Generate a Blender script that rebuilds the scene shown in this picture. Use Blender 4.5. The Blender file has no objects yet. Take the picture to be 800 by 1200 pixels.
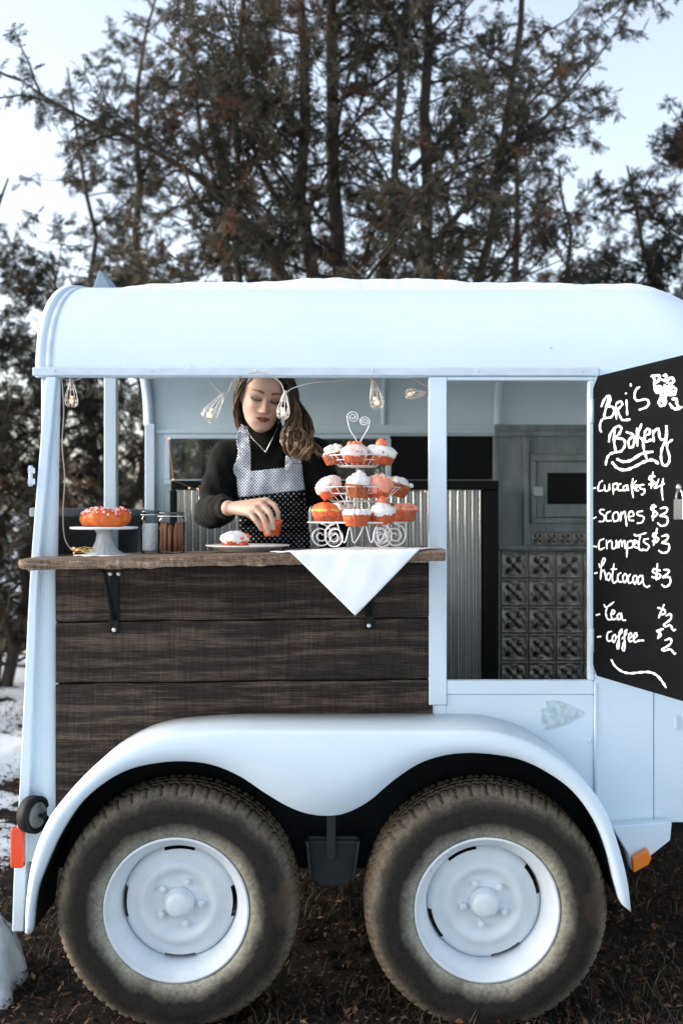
import bpy, bmesh, math, random
import numpy as np
from mathutils import Vector, Matrix, Quaternion
from mathutils.bvhtree import BVHTree
R = math.radians
scene = bpy.context.scene
COL = scene.collection
random.seed(7)
rng = np.random.default_rng(11)

# ------------------------------------------------------------------ camera
F, D, EYE = 1280.0, 3.2, 1.40          # focal length in photo pixels, distance to the trailer side, eye height
cam = bpy.data.cameras.new('camera')
cam.sensor_fit = 'VERTICAL'; cam.sensor_height = 36.0; cam.lens = 36.0*F/1200.0
cam.clip_start = 0.05; cam.clip_end = 2000
cam.dof.use_dof = True; cam.dof.focus_distance = 3.12; cam.dof.aperture_fstop = 2.8
camo = bpy.data.objects.new('camera', cam); COL.objects.link(camo)
camo.location = (0, -D, EYE); camo.rotation_euler = (R(90), 0, 0)
scene.camera = camo
scene.render.resolution_x, scene.render.resolution_y = 682, 1024

# ------------------------------------------------------------------ world, sun, exposure
SUN_EL, SUN_AZ = R(19), R(-88)
world = bpy.data.worlds.new('World'); scene.world = world; world.use_nodes = True
wn = world.node_tree; wn.nodes.clear()
sky = wn.nodes.new('ShaderNodeTexSky'); sky.sky_type = 'NISHITA'; sky.sun_disc = False
sky.sun_elevation = SUN_EL; sky.sun_rotation = SUN_AZ
sky.air_density = 1.0; sky.dust_density = 3.0; sky.ozone_density = 1.0; sky.altitude = 200
hsv = wn.nodes.new('ShaderNodeHueSaturation'); hsv.inputs['Saturation'].default_value = 0.58
bg = wn.nodes.new('ShaderNodeBackground'); bg.inputs['Strength'].default_value = 0.15
wo = wn.nodes.new('ShaderNodeOutputWorld')
wn.links.new(sky.outputs[0], hsv.inputs['Color']); wn.links.new(hsv.outputs[0], bg.inputs['Color'])
wn.links.new(bg.outputs[0], wo.inputs['Surface'])
sl = bpy.data.lights.new('sun', 'SUN'); sl.energy = 0.5; sl.angle = R(45); sl.color = (1.0, 0.97, 0.93)
so = bpy.data.objects.new('sun', sl); COL.objects.link(so)
sd = Vector((math.sin(SUN_AZ)*math.cos(SUN_EL), math.cos(SUN_AZ)*math.cos(SUN_EL), math.sin(SUN_EL)))
so.rotation_euler = sd.to_track_quat('Z', 'Y').to_euler(); so.location = (-3, -6, 8)
vs = scene.view_settings
vs.view_transform = 'Standard'; vs.look = 'None'; vs.exposure = 1.47; vs.gamma = 1.0; vs.use_curve_mapping = False

# ------------------------------------------------------------------ helpers
def W(px, py, y=0.0):
    """point of the photograph's pixel on the plane at depth y"""
    s = (D+y)/F
    return Vector(((px-400)*s, y, EYE-(py-600)*s))

def cr(pts, n=8, closed=False):
    """Catmull-Rom through points of any dimension"""
    p = [np.array(q, float) for q in pts]
    out = []
    m = len(p)
    rngi = range(m if closed else m-1)
    for i in rngi:
        p1, p2 = p[i], p[(i+1) % m]
        p0 = p[(i-1) % m] if (closed or i > 0) else 2*p1-p2
        p3 = p[(i+2) % m] if (closed or i+2 < m) else 2*p2-p1
        for k in range(n):
            t = k/n
            out.append(0.5*((2*p1)+(-p0+p2)*t+(2*p0-5*p1+4*p2-p3)*t*t+(-p0+3*p1-3*p2+p3)*t**3))
    if not closed: out.append(p[-1])
    return out

class MB:
    def __init__(s): s.v = []; s.f = []; s.sm = []; s.mi = []; s.uv = None
    def add(s, verts, faces, smooth=False, mi=0):
        b = len(s.v); s.v.extend([tuple(map(float, q)) for q in verts])
        for f in faces: s.f.append(tuple(b+i for i in f)); s.sm.append(smooth); s.mi.append(mi)
        return s
    def box(s, a, b, mi=0, rot=None, about=None):
        x0, y0, z0 = a; x1, y1, z1 = b
        v = [Vector(q) for q in ((x0,y0,z0),(x1,y0,z0),(x1,y1,z0),(x0,y1,z0),(x0,y0,z1),(x1,y0,z1),(x1,y1,z1),(x0,y1,z1))]
        if rot is not None:
            c = Vector(about) if about is not None else (Vector(a)+Vector(b))/2
            v = [rot @ (q-c)+c for q in v]
        return s.add(v, [(0,3,2,1),(4,5,6,7),(0,1,5,4),(1,2,6,5),(2,3,7,6),(3,0,4,7)], False, mi)
    def prism(s, poly, y0, y1, mi=0):
        """polygon of (x, z) extruded along y"""
        n = len(poly)
        v = [(x, y0, z) for x, z in poly]+[(x, y1, z) for x, z in poly]
        f = [tuple(range(n)), tuple(range(2*n-1, n-1, -1))]
        for i in range(n):
            j = (i+1) % n; f.append((i, i+n, j+n, j))
        return s.add(v, f, False, mi)
    def tube(s, pts, r, n=8, caps=True, mi=0, closed=False, flat=None):
        P = [Vector(q) for q in pts]; m = len(P)
        rr = [r]*m if np.isscalar(r) else list(r)
        v = []; up = None
        for i in range(m):
            if closed: t = P[(i+1) % m]-P[i-1]
            else: t = P[min(i+1, m-1)]-P[max(i-1, 0)]
            if t.length < 1e-9: t = Vector((0, 0, 1))
            t.normalize()
            if up is None:
                a = Vector((0, 0, 1)) if abs(t.z) < 0.9 else Vector((1, 0, 0))
                up = (a-t*a.dot(t)).normalized()
            else:
                up = up-t*up.dot(t)
                if up.length < 1e-6:
                    a = Vector((0, 0, 1)) if abs(t.z) < 0.9 else Vector((1, 0, 0)); up = a-t*a.dot(t)
                up.normalize()
            sd_ = t.cross(up)
            for k in range(n):
                a = 2*math.pi*k/n
                v.append(P[i]+(up*math.cos(a)+sd_*math.sin(a)*(flat or 1.0))*rr[i])
        f = []
        for i in range(m if closed else m-1):
            j = (i+1) % m
            for k in range(n):
                l = (k+1) % n
                f.append((i*n+k, i*n+l, j*n+l, j*n+k))
        if caps and not closed:
            f.append(tuple(range(n-1, -1, -1))); f.append(tuple((m-1)*n+k for k in range(n)))
        return s.add(v, f, True, mi)
    def lathe(s, prof, c, axis=(0, 0, 1), n=32, mi=0, smooth=True, fn=None, caps=True):
        """profile of (radius, height along axis)"""
        q = Vector((0, 0, 1)).rotation_difference(Vector(axis)); c = Vector(c)
        v = []
        for (r, h) in prof:
            for k in range(n):
                a = 2*math.pi*k/n
                rr = r*(fn(a, r, h) if fn else 1.0)
                v.append(c+q @ Vector((rr*math.cos(a), rr*math.sin(a), h)))
        f = []
        for i in range(len(prof)-1):
            for k in range(n):
                l = (k+1) % n
                f.append((i*n+k, i*n+l, (i+1)*n+l, (i+1)*n+k))
        if caps and prof[0][0] > 1e-5: f.append(tuple(range(n-1, -1, -1)))
        if caps and prof[-1][0] > 1e-5: f.append(tuple((len(prof)-1)*n+k for k in range(n)))
        return s.add(v, f, smooth, mi)
    def sphere(s, c, r, nu=14, nv=8, mi=0, fn=None):
        rx, ry, rz = (r, r, r) if np.isscalar(r) else r
        v = []
        for j in range(nv+1):
            t = math.pi*j/nv
            for k in range(nu):
                a = 2*math.pi*k/nu
                d = Vector((math.sin(t)*math.cos(a), math.sin(t)*math.sin(a), math.cos(t)))
                m = fn(d) if fn else 1.0
                v.append((c[0]+d.x*rx*m, c[1]+d.y*ry*m, c[2]+d.z*rz*m))
        f = []
        for j in range(nv):
            for k in range(nu):
                l = (k+1) % nu
                f.append((j*nu+k, (j+1)*nu+k, (j+1)*nu+l, j*nu+l))
        return s.add(v, f, True, mi)
    def grid(s, rows, smooth=True, mi=0, flip=False):
        n = len(rows[0]); m = len(rows)
        v = [q for row in rows for q in row]
        f = []
        for i in range(m-1):
            for k in range(n-1):
                q = (i*n+k, i*n+k+1, (i+1)*n+k+1, (i+1)*n+k)
                f.append(q[::-1] if flip else q)
        return s.add(v, f, smooth, mi)

BASE = {}
def link(o, parent=None):
    COL.objects.link(o)
    if parent is not None: o.parent = parent
    return o
def tag(o, label=None, cat=None, group=None, kind=None):
    if label: o['label'] = label
    if cat: o['category'] = cat
    if group: o['group'] = group
    if kind: o['kind'] = kind
    return o
def thing(name, loc, label, cat, group=None):
    o = bpy.data.objects.new(name, None); o.empty_display_size = 0.1
    COL.objects.link(o); o.location = loc; BASE[o] = Vector(loc)
    return tag(o, label, cat, group)
def mesh_from(name, mb, mats, base=Vector((0, 0, 0)), weld=True):
    me = bpy.data.meshes.new(name)
    b = tuple(base)
    me.from_pydata([(x-b[0], y-b[1], z-b[2]) for x, y, z in mb.v], [], mb.f)
    for p, s_, i in zip(me.polygons, mb.sm, mb.mi): p.use_smooth = s_; p.material_index = i
    for m in mats: me.materials.append(m)
    if weld:
        bm = bmesh.new(); bm.from_mesh(me)
        bmesh.ops.remove_doubles(bm, verts=bm.verts, dist=1e-6)
        bmesh.ops.recalc_face_normals(bm, faces=bm.faces)
        bm.to_mesh(me); bm.free()
    return me
def obj(name, mb, mat, parent=None, bev=0, loc=None, weld=True, seg=2, solid=0):
    """links one mesh object; vertices are in world space, the origin is the parent thing's base (or loc)"""
    mats = mat if isinstance(mat, (list, tuple)) else [mat]
    base = BASE.get(parent, Vector((0, 0, 0))) if parent is not None else (Vector(loc) if loc is not None else Vector((0, 0, 0)))
    me = mesh_from(name, mb, mats, base, weld)
    o = bpy.data.objects.new(name, me); link(o, parent)
    if parent is None: o.location = base
    BASE[o] = base
    if solid:
        m = o.modifiers.new('solid', 'SOLIDIFY'); m.thickness = solid; m.offset = -1
    if bev:
        m = o.modifiers.new('bevel', 'BEVEL'); m.width = bev; m.segments = seg; m.limit_method = 'ANGLE'; m.angle_limit = R(35)
        m.harden_normals = False
    return o

# ------------------------------------------------------------------ materials
def nd(nt, t, **kw):
    n = nt.nodes.new(t)
    for k, v in kw.items():
        if k in n.inputs: n.inputs[k].default_value = v
        else: setattr(n, k, v)
    return n
def mat(name, col, rough=0.5, metal=0.0, col2=None, nscale=8.0, ndetail=6.0, stretch=(1, 1, 1), lo=0.35, hi=0.65,
        bump=0.0, bscale=60.0, bstretch=None, spec=0.5, trans=0.0, ior=1.45, emit=None, estr=0.0, rough2=None, coat=0.0, sss=0.0, sheen=0.0):
    m = bpy.data.materials.new(name); m.use_nodes = True
    nt = m.node_tree; b = nt.nodes['Principled BSDF']
    b.inputs['Base Color'].default_value = (*col, 1); b.inputs['Roughness'].default_value = rough
    b.inputs['Metallic'].default_value = metal; b.inputs['Specular IOR Level'].default_value = spec
    b.inputs['Transmission Weight'].default_value = trans; b.inputs['IOR'].default_value = ior
    b.inputs['Coat Weight'].default_value = coat; b.inputs['Sheen Weight'].default_value = sheen
    if sss: b.inputs['Subsurface Weight'].default_value = sss; b.inputs['Subsurface Scale'].default_value = 0.01
    if emit: b.inputs['Emission Color'].default_value = (*emit, 1); b.inputs['Emission Strength'].default_value = estr
    tc = None
    if col2 is not None or bump:
        tc = nt.nodes.new('ShaderNodeTexCoord')
    if col2 is not None:
        mp = nd(nt, 'ShaderNodeMapping'); mp.inputs['Scale'].default_value = stretch
        nz = nd(nt, 'ShaderNodeTexNoise', Scale=nscale, Detail=ndetail, Roughness=0.6)
        rp = nt.nodes.new('ShaderNodeValToRGB'); rp.color_ramp.elements[0].position = lo; rp.color_ramp.elements[1].position = hi
        rp.color_ramp.elements[0].color = (*col, 1); rp.color_ramp.elements[1].color = (*col2, 1)
        nt.links.new(tc.outputs['Object'], mp.inputs[0]); nt.links.new(mp.outputs[0], nz.inputs['Vector'])
        nt.links.new(nz.outputs['Fac'], rp.inputs[0]); nt.links.new(rp.outputs[0], b.inputs['Base Color'])
        if rough2 is not None:
            mr = nd(nt, 'ShaderNodeMapRange'); mr.inputs[1].default_value = lo; mr.inputs[2].default_value = hi
            mr.inputs[3].default_value = rough; mr.inputs[4].default_value = rough2
            nt.links.new(nz.outputs['Fac'], mr.inputs[0]); nt.links.new(mr.outputs[0], b.inputs['Roughness'])
    if bump:
        mp2 = nd(nt, 'ShaderNodeMapping'); mp2.inputs['Scale'].default_value = bstretch or stretch
        nb = nd(nt, 'ShaderNodeTexNoise', Scale=bscale, Detail=4.0)
        bp = nd(nt, 'ShaderNodeBump', Strength=bump, Distance=0.01)
        nt.links.new(tc.outputs['Object'], mp2.inputs[0]); nt.links.new(mp2.outputs[0], nb.inputs['Vector'])
        nt.links.new(nb.outputs['Fac'], bp.inputs['Height']); nt.links.new(bp.outputs[0], b.inputs['Normal'])
    return m

M = {}
M['paint'] = mat('white_paint', (0.67, 0.775, 0.86), 0.42, col2=(0.62, 0.73, 0.82), nscale=2.2, bump=0.05, bscale=5, rough2=0.5)
M['paint_in'] = mat('blue_white_paint', (0.66, 0.76, 0.80), 0.5, col2=(0.58, 0.69, 0.74), nscale=3, bump=0.06, bscale=9)
M['trim'] = mat('trim_paint', (0.62, 0.70, 0.77), 0.38, col2=(0.50, 0.59, 0.67), nscale=14, stretch=(1, 1, 3))
M['grey_metal'] = mat('grey_primer_metal', (0.30, 0.33, 0.34), 0.45, 0.35, col2=(0.19, 0.21, 0.22), nscale=7, stretch=(2, 2, 0.6), bump=0.05, bscale=20)
M['tin'] = mat('pressed_tin', (0.40, 0.38, 0.35), 0.26, 0.9, col2=(0.20, 0.185, 0.17), nscale=18, rough2=0.45)
M['galv'] = mat('galvanised_steel', (0.62, 0.63, 0.62), 0.20, 0.95, col2=(0.50, 0.51, 0.51), nscale=6, stretch=(1, 1, 0.15), rough2=0.28)
M['black_metal'] = mat('black_metal', (0.0035, 0.0038, 0.0042), 0.5, spec=0.25)
M['underbody'] = mat('underbody_black', (0.004, 0.0055, 0.007), 0.8, col2=(0.009, 0.011, 0.013), nscale=9, spec=.2)
M['black_panel'] = mat('black_panel', (0.003, 0.003, 0.0035), 0.4, spec=.25)
M['screw'] = mat('screw_head', (0.75, 0.77, 0.78), 0.35, 0.6)
M['rubber'] = mat('black_rubber', (0.005, 0.005, 0.0055), 0.6, spec=.3)
M['board'] = mat('chalkboard_paint', (0.0035, 0.004, 0.0048), 0.85, col2=(0.0065, 0.007, 0.008), nscale=5, stretch=(1, 1, 2), spec=0.08)
M['chalk'] = mat('chalk', (0.82, 0.83, 0.82), 0.9, col2=(0.55, 0.56, 0.56), nscale=160, lo=0.5, hi=0.75)
M['orange_lens'] = mat('orange_lens', (0.80, 0.20, 0.015), 0.25, coat=0.3, bump=0.25, bscale=120, bstretch=(1, 0.1, 0.1))
M['red_lens'] = mat('red_lens', (0.72, 0.07, 0.02), 0.25, coat=0.3, bump=0.25, bscale=120, bstretch=(1, 0.1, 0.1))
M['snow'] = mat('snow', (0.72, 0.78, 0.83), 0.75, bump=0.5, bscale=35, sss=0.15)
def thin_glass(name, tint, refl=.12):
    m = bpy.data.materials.new(name); m.use_nodes = True; nt = m.node_tree; nt.nodes.remove(nt.nodes['Principled BSDF']); out = nt.nodes['Material Output']
    t = nd(nt, 'ShaderNodeBsdfTransparent'); t.inputs[0].default_value = (*tint, 1); g_ = nd(nt, 'ShaderNodeBsdfGlossy', Roughness=.03)
    lw = nd(nt, 'ShaderNodeLayerWeight', Blend=refl); mx = nt.nodes.new('ShaderNodeMixShader')
    nt.links.new(lw.outputs['Fresnel'], mx.inputs[0]); nt.links.new(t.outputs[0], mx.inputs[1]); nt.links.new(g_.outputs[0], mx.inputs[2]); nt.links.new(mx.outputs[0], out.inputs['Surface']); return m
M['glass_dark'] = thin_glass('window_glass', (.75, .80, .80), .3)
def speckle(m, scale, lo, col, amt):
    # small chips and rust specks scattered over the paint
    nt = m.node_tree; b = nt.nodes['Principled BSDF']; src = b.inputs['Base Color'].links[0].from_socket
    tc = nt.nodes.new('ShaderNodeTexCoord'); nz = nd(nt, 'ShaderNodeTexNoise', Scale=scale, Detail=3.0); nt.links.new(tc.outputs['Object'], nz.inputs['Vector'])
    mr = nd(nt, 'ShaderNodeMapRange'); mr.inputs[1].default_value = lo; mr.inputs[2].default_value = lo+.03; mr.inputs[4].default_value = amt; nt.links.new(nz.outputs['Fac'], mr.inputs[0])
    mx = nd(nt, 'ShaderNodeMix', data_type='RGBA'); mx.inputs[7].default_value = (*col, 1)
    nt.links.new(mr.outputs[0], mx.inputs[0]); nt.links.new(src, mx.inputs[6]); nt.links.new(mx.outputs[2], b.inputs['Base Color'])
speckle(M['paint'], 38, .745, (.22, .17, .14), .6)

def wood_mat(name, c1, c2, c3, along=0, scale=1.0, rough=0.75, bump=0.5):
    m = bpy.data.materials.new(name); m.use_nodes = True; nt = m.node_tree; b = nt.nodes['Principled BSDF']
    b.inputs['Roughness'].default_value = rough; b.inputs['Specular IOR Level'].default_value = 0.3
    tc = nt.nodes.new('ShaderNodeTexCoord'); oi = nt.nodes.new('ShaderNodeObjectInfo')
    ad = nd(nt, 'ShaderNodeVectorMath', operation='ADD')
    sc = nd(nt, 'ShaderNodeVectorMath', operation='SCALE'); sc.inputs['Scale'].default_value = 37.0
    cb = nt.nodes.new('ShaderNodeCombineXYZ')
    for i in range(3): nt.links.new(oi.outputs['Random'], cb.inputs[i])
    nt.links.new(cb.outputs[0], sc.inputs[0]); nt.links.new(tc.outputs['Object'], ad.inputs[0]); nt.links.new(sc.outputs[0], ad.inputs[1])
    def noise(st, s, d=8):
        mp = nd(nt, 'ShaderNodeMapping'); mp.inputs['Scale'].default_value = st
        nz = nd(nt, 'ShaderNodeTexNoise', Scale=s, Detail=d, Roughness=0.65, Distortion=0.6)
        nt.links.new(ad.outputs[0], mp.inputs[0]); nt.links.new(mp.outputs[0], nz.inputs['Vector']); return nz
    st = [11.0, 11.0, 11.0]; st[along] = 0.32
    fine = noise([q*4 for q in st], 9*scale, 10); saw = noise([16, 16, .8], 9*scale, 5); blot = noise([1.2, 3, 3], 3*scale, 4)
    mpw = nd(nt, 'ShaderNodeMapping'); mpw.inputs['Scale'].default_value = [.10 if i == along else 1.0 for i in range(3)]
    grain = nd(nt, 'ShaderNodeTexWave', wave_type='BANDS', bands_direction='Z', Scale=5*scale, Distortion=16.0, Detail=6.0)
    grain.inputs['Detail Scale'].default_value = 1.4; grain.inputs['Detail Roughness'].default_value = .68
    nt.links.new(ad.outputs[0], mpw.inputs[0]); nt.links.new(mpw.outputs[0], grain.inputs['Vector'])
    rp = nt.nodes.new('ShaderNodeValToRGB'); e = rp.color_ramp.elements
    e[0].position = 0.40; e[0].color = (*c1, 1); e[1].position = 0.63; e[1].color = (*c3, 1)
    k = e.new(0.5); k.color = (*c2, 1)
    mx = nd(nt, 'ShaderNodeMix', data_type='FLOAT'); mx.inputs[0].default_value = 0.84
    nt.links.new(grain.outputs['Fac'], mx.inputs[2]); nt.links.new(fine.outputs['Fac'], mx.inputs[3])
    mx2 = nd(nt, 'ShaderNodeMix', data_type='FLOAT'); mx2.inputs[0].default_value = 0.22
    nt.links.new(mx.outputs[0], mx2.inputs[2]); nt.links.new(blot.outputs['Fac'], mx2.inputs[3])
    mx3 = nd(nt, 'ShaderNodeMix', data_type='FLOAT'); mx3.inputs[0].default_value = 0.22
    nt.links.new(mx2.outputs[0], mx3.inputs[2]); nt.links.new(saw.outputs['Fac'], mx3.inputs[3])
    nt.links.new(mx3.outputs[0], rp.inputs[0]); nt.links.new(rp.outputs[0], b.inputs['Base Color'])
    bp = nd(nt, 'ShaderNodeBump', Strength=bump, Distance=0.004)
    nt.links.new(mx.outputs[0], bp.inputs['Height']); nt.links.new(bp.outputs[0], b.inputs['Normal'])
    return m
M['siding'] = wood_mat('dark_stained_wood', (0.007, 0.005, 0.0045), (0.026, 0.0175, 0.014), (0.115, 0.083, 0.061))
M['counter'] = wood_mat('weathered_plank', (0.07, 0.045, 0.03), (0.21, 0.145, 0.10), (0.36, 0.28, 0.22), scale=1.4)

# ------------------------------------------------------------------ array-built meshes
def soup(name, V, Fq, mats, colors=None, smooth=False, parent=None, kind=None):
    me = bpy.data.meshes.new(name)
    V = np.ascontiguousarray(V, np.float32); n = Fq.shape[0]; k = Fq.shape[1]
    me.vertices.add(len(V)); me.vertices.foreach_set('co', V.ravel())
    me.loops.add(n*k); me.loops.foreach_set('vertex_index', np.ascontiguousarray(Fq.ravel(), np.int32))
    me.polygons.add(n); me.polygons.foreach_set('loop_start', np.arange(0, n*k, k, dtype=np.int32))
    me.polygons.foreach_set('use_smooth', np.full(n, smooth))
    if colors is not None:
        at = me.color_attributes.new('tint', 'FLOAT_COLOR', 'POINT'); at.data.foreach_set('color', np.ascontiguousarray(colors, np.float32).ravel())
    for m_ in mats: me.materials.append(m_)
    me.update(calc_edges=True)
    o = bpy.data.objects.new(name, me); link(o, parent)
    if kind: o['kind'] = kind
    return o
def tint_mat(name, rough=0.8, spec=0.2, translucent=0.0):
    m = bpy.data.materials.new(name); m.use_nodes = True; nt = m.node_tree; b = nt.nodes['Principled BSDF']
    b.inputs['Roughness'].default_value = rough; b.inputs['Specular IOR Level'].default_value = spec
    a = nt.nodes.new('ShaderNodeAttribute'); a.attribute_name = 'tint'; nt.links.new(a.outputs['Color'], b.inputs['Base Color'])
    if translucent:
        tr_ = nt.nodes.new('ShaderNodeBsdfTranslucent'); nt.links.new(a.outputs['Color'], tr_.inputs['Color'])
        mx = nt.nodes.new('ShaderNodeMixShader'); mx.inputs[0].default_value = translucent; out = nt.nodes['Material Output']
        nt.links.new(b.outputs[0], mx.inputs[1]); nt.links.new(tr_.outputs[0], mx.inputs[2]); nt.links.new(mx.outputs[0], out.inputs['Surface'])
    return m
def tubes_np(paths, k=6):
    """many tapered tubes -> one vertex and face array; paths: list of (points Nx3, radii N)"""
    Vs, Fs = [], []; base = 0
    an = np.arange(k)*2*np.pi/k; ca, sa = np.cos(an), np.sin(an)
    for P_, r in paths:
        P_ = np.asarray(P_, float); r = np.asarray(r, float); m = len(P_)
        t = np.gradient(P_, axis=0); t /= np.linalg.norm(t, axis=1)[:, None]+1e-9
        ref = np.where(np.abs(t[:, 2:3]) < .9, np.array([[0, 0, 1.0]]), np.array([[1.0, 0, 0]]))
        u = np.cross(t, ref); u /= np.linalg.norm(u, axis=1)[:, None]+1e-9; w_ = np.cross(t, u)
        v = P_[:, None, :]+r[:, None, None]*(u[:, None, :]*ca[None, :, None]+w_[:, None, :]*sa[None, :, None])
        Vs.append(v.reshape(-1, 3))
        i, j = np.meshgrid(np.arange(m-1), np.arange(k), indexing='ij'); i = i.ravel(); j = j.ravel(); j2 = (j+1) % k
        Fs.append(base+np.stack([i*k+j, i*k+j2, (i+1)*k+j2, (i+1)*k+j], 1)); base += m*k
    return np.concatenate(Vs), np.concatenate(Fs)
# ================================================================== ground
def fbm(x, y, seed=0, octs=5, base=1.0):
    r = np.random.default_rng(seed); out = np.zeros_like(x); a = 1.0; f = base
    for o in range(octs):
        for k in range(4):
            th = r.uniform(0, 6.28); ph = r.uniform(0, 6.28)
            out += a*0.25*np.sin((x*math.cos(th)+y*math.sin(th))*f*r.uniform(.7, 1.3)*2+ph+1.7*np.sin((x*math.sin(th)-y*math.cos(th))*f+ph*2))
        a *= 0.5; f *= 2.1
    return out
def ground_h(x, y):
    x = np.asarray(x, float); y = np.asarray(y, float)
    h = 0.028*fbm(x, y, 3, 5, 1.6)
    flat = np.exp(-(((x)/1.6)**2+((y-0.6)/1.6)**2)**2)           # the trailer stands on level ground
    h = h*(1-0.75*flat)-0.006
    far = np.clip((y-6)/40, 0, 1)
    return h+far*1.2
def build_ground():
    def axis(lo, hi, near0, near1, step):
        a = list(np.arange(near0, near1+1e-6, step)); s = step
        while a[-1] < hi: s *= 1.28; a.append(a[-1]+s)
        s = step; b = []; q = near0
        while q > lo: s *= 1.28; q -= s; b.append(q)
        return np.array(b[::-1]+a)
    xs = axis(-400, 400, -2.2, 2.2, 0.035); ys = axis(-60, 900, -1.2, 3.0, 0.035)
    X, Y = np.meshgrid(xs, ys)
    Z = ground_h(X, Y)+np.where((np.abs(X) < 2.3) & (Y < 3.1) & (Y > -1.3), 0.006*rng.standard_normal(X.shape), 0)
    mb = MB(); n = len(xs); m = len(ys)
    me = bpy.data.meshes.new('ground')
    v = np.stack([X.ravel(), Y.ravel(), Z.ravel()], 1)
    i, k = np.meshgrid(np.arange(m-1), np.arange(n-1), indexing='ij')
    q = (i*n+k).ravel(); faces = np.stack([q, q+1, q+n+1, q+n], 1)
    me.from_pydata(v.tolist(), [], faces.tolist())
    me.polygons.foreach_set('use_smooth', [True]*len(me.polygons))
    mt = bpy.data.materials.new('soil_and_snow'); mt.use_nodes = True; nt = mt.node_tree; b = nt.nodes['Principled BSDF']
    b.inputs['Roughness'].default_value = 0.9; b.inputs['Specular IOR Level'].default_value = 0.2
    tc = nt.nodes.new('ShaderNodeTexCoord')
    n1 = nd(nt, 'ShaderNodeTexNoise', Scale=22.0, Detail=10.0, Roughness=0.7)
    n2 = nd(nt, 'ShaderNodeTexNoise', Scale=2.3, Detail=7.0, Roughness=0.65)
    for k_ in (n1, n2): nt.links.new(tc.outputs['Object'], k_.inputs['Vector'])
    r1 = nt.nodes.new('ShaderNodeValToRGB'); e = r1.color_ramp.elements
    e[0].position = 0.3; e[0].color = (0.005, 0.004, 0.003, 1); e[1].position = 0.75; e[1].color = (0.042, 0.030, 0.021, 1)
    k_ = e.new(0.52); k_.color = (0.014, 0.011, 0.009, 1)
    nt.links.new(n1.outputs['Fac'], r1.inputs[0])
    # snow lies away from the trailer and its wheels
    sep = nt.nodes.new('ShaderNodeSeparateXYZ'); nt.links.new(tc.outputs['Object'], sep.inputs[0])
    ax = nd(nt, 'ShaderNodeMath', operation='ABSOLUTE'); sh = nd(nt, 'ShaderNodeMath', operation='SUBTRACT'); sh.inputs[1].default_value = 0.25
    nt.links.new(sep.outputs[0], sh.inputs[0]); nt.links.new(sh.outputs[0], ax.inputs[0])
    mr = nd(nt, 'ShaderNodeMapRange'); mr.inputs[1].default_value = 0.9; mr.inputs[2].default_value = 2.0; mr.inputs[3].default_value = -0.32; mr.inputs[4].default_value = 0.07
    nt.links.new(ax.outputs[0], mr.inputs[0])
    mr2 = nd(nt, 'ShaderNodeMapRange'); mr2.inputs[1].default_value = 2.0; mr2.inputs[2].default_value = 5.0; mr2.inputs[3].default_value = -0.3; mr2.inputs[4].default_value = 0.05
    nt.links.new(sep.outputs[1], mr2.inputs[0])
    mxm = nd(nt, 'ShaderNodeMath', operation='MAXIMUM'); nt.links.new(mr.outputs[0], mxm.inputs[0]); nt.links.new(mr2.outputs[0], mxm.inputs[1])
    mr3 = nd(nt, 'ShaderNodeMapRange'); mr3.inputs[1].default_value = -0.7; mr3.inputs[2].default_value = -1.6; mr3.inputs[3].default_value = -0.4; mr3.inputs[4].default_value = 0.12
    nt.links.new(sep.outputs[1], mr3.inputs[0])
    mxn = nd(nt, 'ShaderNodeMath', operation='MAXIMUM'); nt.links.new(mxm.outputs[0], mxn.inputs[0]); nt.links.new(mr3.outputs[0], mxn.inputs[1]); mxm = mxn
    ad = nd(nt, 'ShaderNodeMath', operation='ADD'); nt.links.new(mxm.outputs[0], ad.inputs[0]); nt.links.new(n2.outputs['Fac'], ad.inputs[1])
    rs = nd(nt, 'ShaderNodeMapRange'); rs.inputs[1].default_value = 0.50; rs.inputs[2].default_value = 0.54
    nt.links.new(ad.outputs[0], rs.inputs[0])
    mix = nd(nt, 'ShaderNodeMix', data_type='RGBA'); mix.inputs[7].default_value = (0.78, 0.83, 0.88, 1)
    nt.links.new(rs.outputs[0], mix.inputs[0]); nt.links.new(r1.outputs[0], mix.inputs[6]); nt.links.new(mix.outputs[2], b.inputs['Base Color'])
    bp = nd(nt, 'ShaderNodeBump', Strength=0.8, Distance=0.03)
    nt.links.new(n1.outputs['Fac'], bp.inputs['Height']); nt.links.new(bp.outputs[0], b.inputs['Normal'])
    me.materials.append(mt)
    o = bpy.data.objects.new('ground', me); COL.objects.link(o); tag(o, 'dark leaf-littered soil with thin patches of snow', 'ground', kind='structure')
build_ground()

# ================================================================== horse trailer
TR = thing('horse_trailer', (0, 0.9, 0), 'white converted horse trailer used as a bakery stand, with dark plank siding', 'trailer')
T = lambda name, mb, mt, **k: obj(name, mb, M[mt] if isinstance(mt, str) else mt, k.pop('parent', TR), **k)
X0, X1, YF, ZE, RH = -0.895, 1.40, 1.76, 1.795, 0.385
ZB = 0.487                                   # bottom edge of the side panels
def roof_prof(h, off=0.0, n=40, half=0.88):
    """(y, z) from the near eave over the crown to the far eave"""
    out = []
    a = half-off; hh = h-off
    for i in range(n+1):
        t = math.pi*i/n
        c, s_ = math.cos(t), math.sin(t)
        e = 2/2.4
        y = 0.88-a*math.copysign(abs(c)**e, c); z = ZE+hh*abs(s_)**e
        out.append((y, z))
    return out
def roof_h(x): return RH if x < 0.93 else max(RH-1.75*(x-0.93)**2, 0.02)
def roof_in(x): return 0.88 if x < 1.0 else 0.88-0.5*(x-1.0)**2
xs = [X0, X0+0.02, X0+0.022]+list(np.linspace(X0+0.06, 0.9, 14))+list(np.linspace(0.95, X1, 12))
mb = MB()
rows = []
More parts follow.
